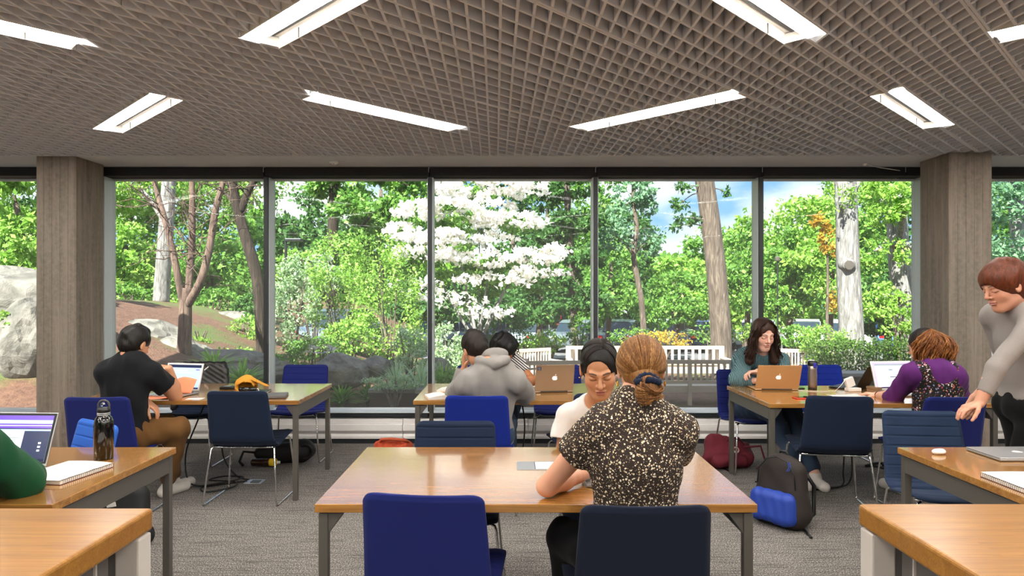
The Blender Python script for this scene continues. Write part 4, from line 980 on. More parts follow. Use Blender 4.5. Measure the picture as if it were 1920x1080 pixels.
def face_col(V, c, R, sc, base, lip=(.55, .22, .2), brow=(.05, .03, .02), lash=(.02, .012, .01)):
    q = (np.array(V)-np.array(c)) @ np.array(R)/sc; x, y, z = np.abs(q[:, 0]), q[:, 1], q[:, 2]
    col = np.tile(np.array(base), (len(V), 1)).astype(float); fr = y > .045
    def blend(w, c_): nonlocal col; w = np.clip(w, 0, 1)[:, None]*fr[:, None]; col = col*(1-w)+np.array(c_)*w
    ck = np.exp(-(((x-.042)/.018)**2+((z+.028)/.018)**2)); blend(ck*.35, (min(1, base[0]*1.05), base[1]*.72, base[2]*.7)); blend(np.exp(-(((x)/.014)**2+((z+.03)/.012)**2))*.3, (min(1, base[0]*1.05), base[1]*.75, base[2]*.7))
    l_ = 1-((x/.024)**2+((z+.0615)/(.0115-.003*(x/.024)))**2); blend(l_*3, lip); blend((1-(np.abs(z+.0613+.0015*(x/.02)**2))/.0016)*(x < .024)*2, tuple(v*.35 for v in lip))
    zb = .0235+.004*np.sin((x-.012)/.034*PI*.8); blend((1-np.abs(z-zb)/(.0042*(1-.5*np.clip((x-.03)/.02, 0, 1))))*2.2*((x > .012) & (x < .049)), brow)
    ze = -.0035-.0035*(1-((x-.0305)/.015)**2); blend((1-np.abs(z-ze)/.0024)*2.5*((x > .0145) & (x < .0465)), lash)
    blend((1-np.abs(z-(.0085+.002*(1-((x-.0305)/.015)**2)))/.0016)*.7*((x > .016) & (x < .045)), tuple(v*.5 for v in base))
    nn = 1-(((x-.007)/.0045)**2+((z+.0375)/.0025)**2); blend(nn*2, tuple(v*.2 for v in base)); return col
def hand_prims(S, w, d, n, side, curl=.5, sc=1.0, k=.006):
    """wrist point w, direction d to knuckles, palm normal n (out of the palm), side +1 thumb towards d x n"""
    w = np.array(w, float); d = np.array(d, float); d /= np.linalg.norm(d); n = np.array(n, float); n -= d*(n @ d); n /= np.linalg.norm(n); s_ = np.cross(d, n)*side
    P = lambda a, b, c_: w+(d*a+s_*b+n*c_)*sc
    for b in (-.026, -.009, .009, .026): S.cap(P(.005, b*.7, 0), P(.075-abs(b+.004)*.3, b, 0), .0145*sc, .0115*sc, .012)
    for i, (b, L_, r) in enumerate(((.028, .072, .0088), (.010, .080, .009), (-.009, .074, .0086), (-.027, .058, .0076))):
        a0 = .078-abs(b)*.25; p = P(a0, b, 0); ang = curl*.7+.06*i; q = p
        for j, f in enumerate((.45, .30, .25)):
            dv = d*math.cos(ang)+n*math.sin(ang)+s_*b*1.2; nx = q+dv*L_*f*sc; S.cap(q, nx, r*sc*(1-.08*j), r*sc*(.93-.08*j), .003 if j else .006); q = nx; ang += curl*(.9-.2*j)
    q = P(.022, .030, .004)
    for j, (a, b, c_, r) in enumerate(((.03, .026, .012, .0115), (.028, .010, .014*(1+curl), .0098), (.022, .002, .010*(1+curl), .0088))):
        nx = q+(d*a+s_*b+n*c_)*sc; S.cap(q, nx, r*sc, r*.93*sc, .006); q = nx
SKIN = {}
def skinmat(name, base, rough=.48):
    t = NT(name); at = t.node('VertexColor'); at.layer_name = 'col'; t.b.inputs['Subsurface Weight'].default_value = .05; t.b.inputs['Subsurface Radius'].default_value = (.012, .005, .003); t.b.inputs['Subsurface Scale'].default_value = .6
    v = t.coord(); n = t.noise(v, 35, 4); t.color(t.mix(.10, at.outputs[0], t.mix(n, tuple(x*.7 for x in base), tuple(min(1, x*1.25) for x in base)))); t.set(Roughness=rough); t.bump(t.noise(v, 400, 2), .08, .001); return t.m
def hairmat(name, a, b, c_, sc=(90, 90, 9), rough=.42):
    t = NT(name); v = t.coord('Object', sc); n = t.noise(v, 1.3, 5, .7, .5); n2 = t.noise(t.coord('Object'), 9, 3)
    gi = t.node('NewGeometry'); n = t.math('ADD', t.math('MULTIPLY', n, .7), t.math('MULTIPLY', gi.outputs['Random Per Island'], .3))
    t.color(t.mix(t.math('MULTIPLY', n2, .4), t.ramp(n, [(.3, lin(a)), (.52, lin(b)), (.72, lin(c_))]), lin(a))); t.set(Roughness=rough); t.b.inputs['Specular IOR Level'].default_value = .3; t.bump(n, .9, .006); return t.m
HAIR = {'brunette': hairmat('long_brunette_hair', '#150b07', '#2c1810', '#4a2e20'), 'black': hairmat('black_hair', '#050403', '#0e0a08', '#1f1713'), 'dark': hairmat('dark_brown_hair', '#0c0705', '#1a100b', '#332016'), 'blonde': hairmat('honey_blonde_hair', '#4a2a10', '#855626', '#c4945a'),
        'curl': hairmat('curly_auburn_hair', '#4a2610', '#8a5024', '#c08442', (60, 60, 20)), 'red': hairmat('red_brown_hair', '#3a1808', '#6e3216', '#94502a', (60, 60, 12))}
def join(parts):
    Vs, Fs, k = [], [], 0
    for V, F in parts: Vs.append(V); Fs.append(F+k); k += len(V)
    return np.concatenate(Vs), np.concatenate(Fs)
def nport(name, V, F, mat, origin, parent=None, col=None, smooth=True):
    me = npmesh(name, np.asarray(V)-np.array(origin), F, [mat], smooth)
    if col is not None:
        ca = me.color_attributes.new('col', 'FLOAT_COLOR', 'POINT'); a = np.ones((len(V), 4), np.float32); a[:, :3] = col; ca.data.foreach_set('color', a.ravel())
    o = bpy.data.objects.new(name, me); COL.objects.link(o)
    if parent is None: o.location = origin
    else: o.parent = parent
    return o
def person(label, J, skin, head=None, shirt=None, sleeve=None, trousers=None, hands=(), hh=.007, build_=1.0, neckr=.05, lip=(.5, .2, .18), brow=(.04, .025, .018)):
    """J: joints (metres, world): pel chest neck head shl shr ell elr wrl wrr hipl hipr knl knr anl anr, fwd"""
    J = {k: np.array(v, float) for k, v in J.items()}; f = J['fwd']/np.linalg.norm(J['fwd']); pts = np.array([J[k] for k in J if k != 'fwd'])
    g = (J['pel'][0], J['pel'][1], 0.0); base = lin(skin); b = build_
    def torso(S, inf, k=.05, hips=True):
        F = dict(flat=f, ff=1.45)
        S.cap(J['pel'], (J['pel']*.6+J['chest']*.4), .150*b+inf, .135*b+inf, k, **F); S.cap(J['pel']*.6+J['chest']*.4, J['chest'], .135*b+inf, .155*b+inf, k, **F)
        S.cap(J['chest'], J['chest']*.45+J['neck']*.55, .150*b+inf, .105*b+inf, k, **F); S.cap(J['shl']*.9+J['neck']*.1, J['shr']*.9+J['neck']*.1, .052*b+inf, .052*b+inf, .06)
        S.cap(J['neck']-(0, 0, .01), J['neck']*.35+J['shl']*.65, .062*b+inf, .052*b+inf, .05); S.cap(J['neck']-(0, 0, .01), J['neck']*.35+J['shr']*.65, .062*b+inf, .052*b+inf, .05)
        if hips: S.cap(J['hipl'], J['hipr'], .095*b+inf, .095*b+inf, .05)
    def arm(S, s_, inf=0, upto=1.0, only=None):
        a, e, w = J['sh'+s_], J['el'+s_], J['wr'+s_]
        if only == 'upper': S.cap(a, a+(e-a)*upto, .050*b+inf, (.050-.012*upto)*b+inf, .03); return
        S.cap(a, e, .050*b+inf, .040*b+inf, .03); S.cap(e, e+(w-e)*.35, .040*b+inf, .041*b+inf, .02); S.cap(e+(w-e)*.35, w, .041*b+inf, .026+inf, .02)
    S = SDF(pts.min(0)-.22, pts.max(0)+.2, hh)
    torso(S, 0); arm(S, 'l'); arm(S, 'r'); nb = J['neck']; S.cap(nb, nb+(J['head']-nb)*.62, neckr*1.12, neckr, .04)
    for s_ in 'lr':
        if 'kn'+s_ in J: S.cap(J['hip'+s_], J['kn'+s_], .088*b, .058*b, .03); S.cap(J['kn'+s_], J['an'+s_], .056*b, .038, .02)
    if head is None: S.ell(J['head'], (.075, .095, .115), None, .03)
    parts = [S.mesh()]
    if head is not None:
        R, sc, hstep = head['R'], head.get('s', 1.0), head.get('h', .0035); HS, P = head_sdf(J['head'], R, sc, hstep, jaw=head.get('jaw', 1)); hv, hf = HS.mesh(); n0 = len(parts[0][0]); parts.append((hv, hf))
    for (s_, d, n, side, curl) in hands:
        w = J['wr'+s_]; SH_ = SDF(w-.22, w+.22, .004); SH_.cap(w-(w-J['el'+s_])*.35, w, .034, .026, .01); hand_prims(SH_, w, d, n, side, curl); parts.append(SH_.mesh())
    V, F = join(parts); col = np.tile(np.array(base), (len(V), 1))
    if head is not None: col[n0:n0+len(hv)] = face_col(hv, J['head'], R, sc, base, lip, brow)
    sk = SKIN.get(skin) or SKIN.setdefault(skin, skinmat('skin_'+str(len(SKIN)), base))
    root = nport('person', V, F, sk, g, None, col); tag(root, label, 'person'); root['_g'] = list(g)
    # shirt
    if shirt:
        S = SDF(pts.min(0)-.24, pts.max(0)+.2, shirt.get('h', .008)); inf = shirt.get('inf', .014); torso(S, inf, hips=shirt.get('hips', False)); up = shirt.get('sleeve', .6)
        for s_ in 'lr':
            a, e, w = J['sh'+s_], J['el'+s_], J['wr'+s_]; si = shirt.get('sinf', inf)
            if up <= 1: S.cap(a, a+(e-a)*up, .052*b+si, (.052-.010*up)*b+si+shirt.get('flare', 0), .03); S_cut = (a+(e-a)*up, (e-a))
            else: S.cap(a, e, .052*b+si, .042*b+si, .03); S.cap(e, e+(w-e)*(up-1), .043*b+si, (.043-.013*(up-1))*b+si*.8, .02); S_cut = (e+(w-e)*(up-1), (w-e))
            # clean cuff: remove what lies beyond the hem around that arm
            c, d = S_cut; d = d/np.linalg.norm(d); q = S.sl(c-.12, c+.12)
            if q:
                Q, (x, y, z) = q; pl = (x-c[0])*d[0]+(y-c[1])*d[1]+(z-c[2])*d[2]; rad = np.sqrt((x-c[0]-d[0]*pl)**2+(y-c[1]-d[1]*pl)**2+(z-c[2]-d[2]*pl)**2)
                cut = np.maximum(-pl, rad-shirt.get('cutr', .085)); S.d[Q] = np.where(cut < 0, np.maximum(S.d[Q], -cut), S.d[Q])
        nk = J['neck']; ax_ = J['head']-nk; ax_ = ax_/np.linalg.norm(ax_)
        S.cap(nk+ax_*shirt.get('neck', .03), nk+ax_*.25, shirt.get('nr', .075), shirt.get('nr', .075)+.05, .012, 's')
        if 'hem' in shirt: S.plane((0, 0, shirt['hem']), (0, 0, -1))
        for op in shirt.get('ops', ()): op(S)
        S.field(folds(shirt.get('fold', .003)*1.5, shirt.get('freq', 26), 3)); S.field(folds(shirt.get('fold', .003)*.5, shirt.get('freq', 26)*2.3, 11)); V, F = S.mesh()
        nport(shirt.get('name', 't_shirt'), V, F, shirt['mat'], g, root)
    if trousers:
        S = SDF(pts.min(0)-.22, pts.max(0)+.1, .009); inf = .012; S.cap(J['hipl'], J['hipr'], .105*b+inf, .105*b+inf, .04); S.cap(J['pel'], J['pel']+(J['chest']-J['pel'])*.2, .155*b+inf, .145*b, .05, flat=f, ff=1.4)
        for s_ in 'lr': S.cap(J['hip'+s_], J['kn'+s_], .09*b+inf, .062*b+inf, .03); S.cap(J['kn'+s_], J['an'+s_]*.88+J['kn'+s_]*.12, .06*b+inf, .045+inf, .02)
        S.field(folds(.006, 24, 8)); V, F = S.mesh(); nport(trousers.get('name', 'trousers'), V, F, trousers['mat'], g, root)
        if 'shoe' in trousers:
            for s_ in 'lr':
                a = J['an'+s_]; S = SDF(a-.26, a+.26, .006); d = np.array([f[0], f[1], 0]) if 'foot' not in J else J['foot']; d = d/np.linalg.norm(d); z0 = .0
                hgt = a[2]-z0; lo_ = a*np.array((1, 1, 0)); S.cap(a+np.array((0, 0, -.01)), lo_-d*.03+np.array((0, 0, .045)), .046, .042, .02); S.cap(lo_-d*.04+np.array((0, 0, .04)), lo_+d*.16+np.array((0, 0, .036)), .042, .040, .03)
                S.plane((0, 0, .002), (0, 0, -1)); S.plane((0, 0, a[2]+.02), (0, 0, 1)); V, F = S.mesh(); nport('shoe', V, F, trousers['shoe'], g, root)
    return root, J, g
def hair(root, g, J, R, sc, mat, fn, h=.0045, name='hair', amp=.0015, fr=90, seed=1):
    c = J['head']; R = np.array(R); S = SDF(c-.34*sc, c+.24*sc, h); P = lambda x, y, z: c+R @ (np.array((x, y, z))*sc)
    E = lambda x, y, z, r, k=.01, op='u': S.ell(P(x, y, z), np.array(r)*sc, R, k*sc, op); C = lambda a, b, ra, rb, k=.01, op='u': S.cap(P(*a), P(*b), ra*sc, rb*sc, k*sc, op)
    PL = lambda p, n: S.plane(P(*p), R @ np.array(n, float)); fn(S, E, C, PL, P)
    if amp: S.field(folds(amp, fr, seed))
    V, F = S.mesh(); return nport(name, V, F, mat, g, root)
def locks(root, g, paths, r, mat, name='lock', n=5):
    mb = MB()
    for p in paths: k = len(p); mb.tube([Vector(q)-Vector(g) for q in p], [r*(.45+.55*math.sin(PI*min(1, .25+.75*(1-i/(k-1))))) for i in range(k)], n)
    o = mb.build(name, mat, root, smooth=True); o['kind'] = 'stuff'; return o
def Rh(yaw, pitch=0, roll=0):
    """head frame: columns right, forward, up ; yaw 0 looks towards the window (+Y), pitch>0 looks down"""
    return np.array((Matrix.Rotation(yaw, 3, 'Z') @ Matrix.Rotation(-pitch, 3, 'X') @ Matrix.Rotation(roll, 3, 'Y')))
tee = fabric('black_jersey', '#14161a', 500); white_tee = fabric('white_jersey', '#dedad6', 500, var=.05); grey_h = fabric('grey_marl_jersey', '#918c88', 420, var=.22)
teal = None
t = NT('teal_rib_knit'); t.set(Roughness=.95); v = t.coord('Object'); w = t.node('TexWave', wave_type='BANDS', bands_direction='X'); w.inputs['Scale'].default_value = 26; w.inputs['Distortion'].default_value = 1.5; w.inputs['Detail'].default_value = 2; t.link(v, w.inputs[0])
t.color(t.mix(w.outputs[0], lin('#3c565c'), lin('#6f9196'))); t.bump(w.outputs[0], .8, .008); teal = t.m
green = fabric('green_fleece', '#0f4a2a', 300); purple = fabric('purple_jersey', '#5a2468', 420, var=.08); brownp = fabric('brown_cotton', '#6b4a26', 300); jeans = fabric('denim', '#3a4a60', 400); blackp = fabric('black_cotton', '#0b0b0d', 400); greysw = fabric('grey_sweater_knit', '#8f8783', 260, var=.1)
shoew = plain('white_shoe', '#d8d2ca', .7, var=.06)
def floral(name, bg, spots, sc, th, second=None):
    t = NT(name); t.set(Roughness=.85); v = t.coord('Object'); nz_ = t.node('TexNoise'); nz_.inputs['Scale'].default_value = 60; t.link(v, nz_.inputs[0])
    mv = t.node('Mix', data_type='VECTOR'); mv.inputs[0].default_value = .012; t.link(v, mv.inputs[4]); t.link(nz_.outputs['Color'], mv.inputs[5])
    vo = t.node('TexVoronoi'); vo.inputs['Scale'].default_value = sc; t.link(mv.outputs[1], vo.inputs['Vector'])
    sp_ = t.node('SeparateColor'); t.link(vo.outputs['Color'], sp_.inputs[0])
    m = t.math('LESS_THAN', vo.outputs['Distance'], t.math('ADD', th, t.math('MULTIPLY', sp_.outputs[0], .16)))
    pal = t.node('ValToRGB'); pal.color_ramp.interpolation = 'CONSTANT'; e = pal.color_ramp.elements
    while len(e) < len(spots): e.new(.5)
    for i, s_ in enumerate(spots): e[i].position = i/len(spots); e[i].color = (*lin(s_), 1)
    t.link(sp_.outputs[1], pal.inputs[0]); c = t.mix(m, lin(bg), pal.outputs[0])
    v2 = t.node('TexVoronoi'); v2.inputs['Scale'].default_value = sc*2.1; t.link(mv.outputs[1], v2.inputs['Vector']); m2 = t.math('LESS_THAN', v2.outputs['Distance'], .2); s2 = t.node('SeparateColor'); t.link(v2.outputs['Color'], s2.inputs[0]); m2 = t.math('MULTIPLY', m2, t.math('GREATER_THAN', s2.outputs[0], .5))
    t.color(t.mix(m2, c, lin(spots[0]))); return t.m
blouse = floral('floral_blouse_print', '#291b13', ['#e6d8bc', '#d8c6a4', '#efe4cc', '#b9a079'], 104, .24)
dress = floral('floral_dress_print', '#0d0b0c', ['#c07a4a', '#b88ab0', '#d8b888', '#7a8aa8', '#b04a58', '#d8d0c8'], 62, .24)
A = lambda v: np.array(tuple(v), float)
# ---------------------------------------------------------------- woman in the floral blouse (back to us)
R5 = Rh(-.05, .30, 0); Hd = A(W(1201, 693, 2.52))
J5 = dict(fwd=(0, 1, 0), pel=(.455, 2.47, .56), chest=(.455, 2.45, .93), neck=(.455, 2.47, 1.125), head=Hd, shl=(.312, 2.45, 1.035), shr=(.612, 2.45, 1.03), ell=(.145, 2.62, .785), elr=(.63, 2.74, .80), wrl=(.345, 2.86, .785), wrr=(.53, 2.90, .79),
          hipl=(.38, 2.50, .53), hipr=(.54, 2.50, .53), knl=(.22, 2.74, .55), knr=(.60, 2.80, .55), anl=(.27, 2.80, .09), anr=(.58, 2.9, .09))
def keyhole(S): S.cap((.478, 2.33, 1.075), (.482, 2.31, 1.02), .006, .011, .003, 's'); S.cap((.478, 2.37, 1.075), (.482, 2.35, 1.02), .006, .011, .003, 's')
r5, J, g5 = person('woman seen from behind in a brown and cream floral blouse with a blonde bun', J5, '#d9a184', head=dict(R=R5, s=1.0, h=.004), hh=.006, build_=.95,
    shirt=dict(mat=blouse, sleeve=.40, inf=.013, sinf=.020, flare=.012, hem=.60, ops=[keyhole], name='blouse', nr=.046, neck=.098, h=.006, fold=.0025, hips=True), trousers=dict(mat=blackp, shoe=plain('black_shoe', '#111', .5)), hands=(('l', (1, .25, 0), (0, 0, -1), 1, .4), ('r', (-1, .3, 0), (0, 0, -1), -1, .4)))
def h5(S, E, C, PL, P):
    E(0, -.020, .030, (.088, .104, .094)); E(0, -.040, -.02, (.070, .062, .058), .02); E(0, -.085, -.045, (.04, .035, .04), .02)
    E(-.084, .005, -.035, (.012, .022, .034), .01, 's'); E(.084, .005, -.035, (.012, .022, .034), .01, 's'); PL((0, .062, 0), (0, 1, .25)); E(0, .05, -.12, (.08, .11, .06), .02, 's')
hair(r5, g5, J, R5, 1.0, HAIR['blonde'], h5, amp=.0012, fr=120)
# combed strands on the crown and the bun
rnd = random.Random(4); pts = []; Rm = R5
def hp(J, R, x, y, z, s_=1): return J['head']+R @ (np.array((x, y, z))*s_)
e_ = np.array((.02, -.76, -.65)); e_ /= np.linalg.norm(e_)
for q in range(260):
    a = rnd.uniform(-1.75, 1.75); s0 = np.array((math.sin(a), rnd.uniform(-.35, .55), math.cos(a)+.0)); s0 /= np.linalg.norm(s0); path = []
    ee = e_+np.array((.22*math.sin(a), 0, .05*math.cos(a))); ee /= np.linalg.norm(ee); om = math.acos(np.clip(s0 @ ee, -1, 1)); u0 = rnd.uniform(0, .3)
    for i in range(11):
        u = u0+(.97-u0)*i/10; d = (math.sin((1-u)*om)*s0+math.sin(u*om)*ee)/math.sin(om); path.append(hp(J, R5, *(np.array((0, -.020, .030))+d*np.array((.0885, .1045, .0945))*(1+.075*min(1, max(0, .25-d[2]))))))
    pts.append(path)
locks(r5, g5, pts, .0024, HAIR['blonde'], 'hair_strand')
bun = MB(); bc = hp(J, R5, .004, -.130, -.100)
for q in range(90):
    a = rnd.uniform(0, 2*PI); tl = rnd.uniform(-.5, .5); path = []
    for i in range(14):
        u = a+i*.36; r_ = .043*(1-.25*abs(tl)); v_ = Vector((math.cos(u)*r_, math.sin(u)*r_*.8, tl*.065+.012*math.sin(u+a))); v_.rotate(Euler((tl*.9+.3, rnd.uniform(-.05, .05)+tl, 0))); path.append(Vector(bc)-Vector(g5)+v_)
    bun.tube(path, .0034, 5)
bun.ball(Vector(bc)-Vector(g5), (.042, .035, .042)); bun.build('hair_bun', HAIR['blonde'], r5, smooth=True)
sc_ = MB(); cc = Vector(hp(J, R5, .004, -.138, -.060))-Vector(g5); ring = []
for i in range(40): a = 2*PI*i/40; ring.append(cc+Vector((math.cos(a)*.038, math.sin(a)*.018-.004, math.sin(a)*.006+.016*math.cos(a)**2*-1+.006)))
sc_.tube(ring, [.0115+.0022*math.sin(i*2.4) for i in range(40)], 8, closed=True); sc_.build('scrunchie', fabric('navy_scrunchie', '#101a30'), r5, smooth=True)
for s_ in (-1, 1):
    c = Vector(hp(J, R5, s_*.083, .0, -.046))-Vector(g5); MB().tube([c+Vector((s_*.003, math.cos(a)*.008, math.sin(a)*.009-.007)) for a in np.linspace(0, 2*PI, 17)[:-1]], .0024, 6, closed=True).build('earring', M['goldjewel'], r5, smooth=True)
# ---------------------------------------------------------------- student in the white T-shirt (faces us, looks down)
R4 = Rh(PI-.10, .44, .06); Hd = A(W(1124, 692, 3.30))
J4 = dict(fwd=(0, -1, 0), pel=(.46, 3.62, .52), chest=(.455, 3.64, .74), neck=(.452, 3.50, .955), head=Hd, shl=(.62, 3.56, .875), shr=(.305, 3.56, .875), ell=(.66, 3.56, .63), elr=(.272, 3.56, .63), wrl=(.56, 3.36, .58), wrr=(.37, 3.36, .58),
          hipl=(.54, 3.60, .52), hipr=(.38, 3.60, .52), knl=(.60, 3.16, .54), knr=(.32, 3.16, .54), anl=(.60, 3.2, .09), anr=(.32, 3.2, .09))
r4, J, g4 = person('student in a white T-shirt facing us with short dark hair, looking down', J4, '#b98562', head=dict(R=R4, s=1.12, h=.0026), hh=.006, build_=.94, lip=lin('#a85f55'), brow=lin('#241812'), neckr=.052,
    shirt=dict(mat=white_tee, sleeve=.40, inf=.013, sinf=.020, flare=.016, hem=.50, nr=.066, neck=.032, h=.006, fold=.0028, hips=True), trousers=dict(mat=jeans, shoe=shoew), hands=(('l', (-1, -.3, 0), (0, 0, -1), -1, .5), ('r', (1, -.3, 0), (0, 0, -1), 1, .5)))
def h4(S, E, C, PL, P):
    E(0, -.018, .036, (.080, .101, .0905)); E(0, -.045, -.02, (.078, .070, .075), .03)
    E(.010, .118, .012, (.064, .090, .080), .008, 's'); E(0, .09, -.10, (.085, .10, .07), .02, 's'); E(0, .01, -.12, (.09, .10, .06), .02, 's')
    for s_ in (-1, 1): E(s_*.088, .002, -.03, (.014, .03, .034), .008, 's')
    C((-.074, .03, .03), (-.074, .02, -.012), .008, .005, .012); C((.073, .022, .04), (.074, .012, .0), .008, .005, .012)
    C((-.03, .02, .128), (-.03, -.08, .118), .0035, .0035, .004, 's')
hair(r4, g4, J, R4, 1.12, HAIR['black'], h4, h=.0035, amp=.001, fr=140)
pts = []
for q in range(150):
    s_ = -1 if rnd.random() < .35 else 1; st = rnd.uniform(-.09, .035); path = []
    for i in range(8):
        u = i/7; ang = (.38*s_*-1 if False else 0)+u*(1.25 if s_ > 0 else 1.45); x = -.025+s_*(.110*math.sin(ang))*(.88 if s_ > 0 else .62); z = .036+.094*math.cos(ang*.95); y = st+.02*u*(1 if st > 0 else -1)
        d = math.sqrt((x/.086)**2+((y+.018)/.106)**2+((z-.036)/.096)**2); x, y, z = x/d, -.018+(y+.018)/d, .036+(z-.036)/d
        path.append(hp(J, R4, x*.95, y*.97, z*.97, 1.12))
    pts.append(path)
locks(r4, g4, pts, .0020, HAIR['dark'], 'hair_strand')
nk = J4['neck']; ch = []
for i in range(30): a = -PI*.95+PI*1.9*i/29; ch.append(Vector((nk[0]+.062*math.sin(a), nk[1]-.045-.055*math.cos(a)+.012, nk[2]-.012-.055*max(0, math.cos(a))-.0)) - Vector(g4))
MB().tube(ch, .0016, 5).build('necklace', M['goldjewel'], r4, smooth=True)
for s_ in (-1, 1): MB().ball(Vector(hp(J, R4, s_*.088, .006, -.036, 1.12))-Vector(g4), .0035, 8, 6).build('earring', M['goldjewel'], r4, smooth=True)
# ---------------------------------------------------------------- man in the black T-shirt
R1 = Rh(-.35, .34, .05); Hd = A(W(254, 645, 4.85))
J1 = dict(fwd=(.35, .94, 0), pel=(-2.74, 4.84, .56), chest=(-2.72, 4.84, .90), neck=tuple(W(248, 677, 4.80)), head=Hd, shl=tuple(W(200, 700, 4.80)), shr=tuple(W(284, 700, 4.84)), ell=(-2.98, 5.04, .80), elr=tuple(W(329, 743, 5.04)), wrl=tuple(W(268, 752, 4.92)), wrr=tuple(W(317, 691, 4.97)),
          hipl=(-2.82, 4.88, .52), hipr=(-2.66, 4.88, .52), knl=(-2.62, 5.2, .52), knr=tuple(W(333, 803, 4.98)), anl=(-2.58, 5.25, .09), anr=tuple(W(318, 905, 5.16)))
J1['anr'] = (J1['anr'][0], 5.14, .09); J1['ell'] = tuple(W(236, 738, 4.98)); J1['wrl'] = tuple(W(266, 752, 5.0)); J1['wrl'] = (-2.60, 4.90, .745)
r1, J, g1 = person('man in a black T-shirt seen from behind at the left window table', J1, '#c98f6c', head=dict(R=R1, s=1.04, h=.0045), hh=.007, build_=1.12,
    shirt=dict(mat=tee, sleeve=.52, cutr=.108, inf=.014, sinf=.020, flare=.012, hem=.50, nr=.052, neck=.105, h=.008, fold=.004, freq=20, hips=True), trousers=dict(mat=brownp, shoe=shoew), hands=(('r', (-.95, -.05, .12), (.1, .3, -1), 1, .8), ('l', (.75, .1, -.62), (-.5, 0, -.8), -1, .45)))
def hshort(S, E, C, PL, P):
    E(0, -.018, .036, (.085, .105, .095)); E(0, -.05, -.022, (.076, .060, .062), .03); C((0, -.02, .12), (.01, .05, .112), .018, .016, .03)
    E(0, .115, -.035, (.075, .085, .075), .012, 's'); E(0, .06, -.12, (.10, .12, .075), .02, 's')
    for s_ in (-1, 1): E(s_*.088, .006, -.032, (.016, .032, .038), .008, 's')
hair(r1, g1, J, R1, 1.04, HAIR['black'], hshort, amp=.003, fr=110)
# ---------------------------------------------------------------- student in the grey hoodie
R2 = Rh(.42, .50, -.18); Hd = A(W(891, 654, 4.92)); 
J2 = dict(fwd=(0, 1, 0), pel=(-.17, 4.88, .56), chest=(-.12, 4.86, .90), neck=tuple(W(920, 693, 4.82)), head=Hd, shl=tuple(W(872, 722, 4.80)), shr=tuple(W(966, 716, 4.80)), ell=tuple(W(854, 742, 5.12)), elr=tuple(W(985, 741, 5.05)), wrl=tuple(W(871, 690, 5.12)), wrr=tuple(W(958, 742, 5.32)),
          hipl=(-.26, 4.90, .52), hipr=(-.09, 4.90, .52), knl=(-.27, 5.22, .54), knr=(-.02, 5.22, .54), anl=(-.27, 5.2, .09), anr=(-.02, 5.2, .09))
def hoodbag(S):
    q = lambda a, b, c: A(W(a, b, c))
    S.cap(q(908, 664, 4.86), q(940, 664, 4.84), .042, .045, .012); S.cap(q(897, 676, 4.80), q(930, 682, 4.72), .034, .04, .010); S.cap(q(930, 684, 4.72), q(948, 674, 4.76), .040, .036, .010)
    S.cap(q(893, 677, 4.66), q(925, 676, 4.62), .010, .012, .008, 's'); S.cap(q(905, 668, 4.68), q(940, 674, 4.60), .007, .007, .006, 's')
r2, J, g2_ = person('student in a grey hooded sweatshirt seen from behind, head bent low', J2, '#c98e6c', head=dict(R=R2, s=1.06, h=.0045), hh=.008, build_=1.08,
    shirt=dict(mat=grey_h, sleeve=1.92, inf=.022, sinf=.026, hem=.44, nr=.06, neck=.05, h=.0075, fold=.0045, freq=19, ops=[hoodbag], name='hooded_sweatshirt', hips=True), trousers=dict(mat=jeans, shoe=shoew), hands=(('l', (-.1, -.15, 1), (.9, .2, 0), -1, .35), ('r', (-1, .4, 0), (0, 0, -1), -1, .4)))
hair(r2, g2_, J, R2, 1.06, HAIR['dark'], hshort, amp=.0022, fr=120)
# ---------------------------------------------------------------- curly haired student behind the hoodie
R3 = Rh(PI+.1, .75, .1); Hd = A(W(944, 655, 5.72))
J3 = dict(fwd=(0, -1, 0), pel=(-.12, 6.10, .55), chest=(-.10, 6.05, .86), neck=(-.04, 5.86, 1.0), head=Hd, shl=tuple(W(972, 686, 5.85)), shr=(-.22, 5.88, .93), ell=tuple(W(998, 714, 5.75)), elr=(-.34, 5.66, .80), wrl=tuple(W(965, 722, 5.45)), wrr=(-.2, 5.5, .79),
          hipl=(-.02, 6.06, .52), hipr=(-.2, 6.06, .52), knl=(0, 5.62, .54), knr=(-.24, 5.62, .54), anl=(0, 5.66, .09), anr=(-.24, 5.66, .09))
t = NT('striped_jersey'); v = t.coord('Object', rot=(0, .9, 0)); w = t.node('TexWave', wave_type='BANDS', bands_direction='X'); w.inputs['Scale'].default_value = 18; t.link(v, w.inputs[0]); t.color(t.mix(t.math('GREATER_THAN', w.outputs[0], .5), lin('#20242e'), lin('#d8d4d0'))); t.set(Roughness=.9); striped = t.m
r3, J, g3 = person('student with dark curly hair and striped sleeve, mostly hidden behind the grey hoodie', J3, '#a5683f', head=dict(R=R3, s=1.08, h=.0045), hh=.008, shirt=dict(mat=striped, sleeve=.5, inf=.014, hem=.5, h=.01, name='striped_top', hips=True), trousers=dict(mat=jeans, shoe=shoew))
def hcurl(S, E, C, PL, P):
    E(0, -.02, .03, (.10, .115, .10)); E(0, -.05, -.03, (.105, .085, .09), .03); E(0, .115, -.035, (.062, .085, .085), .012, 's'); E(0, .09, -.13, (.08, .12, .08), .02, 's')
hair(r3, g3, J, R3, 1.1, HAIR['black'], hcurl, amp=.006, fr=80)
pts = []
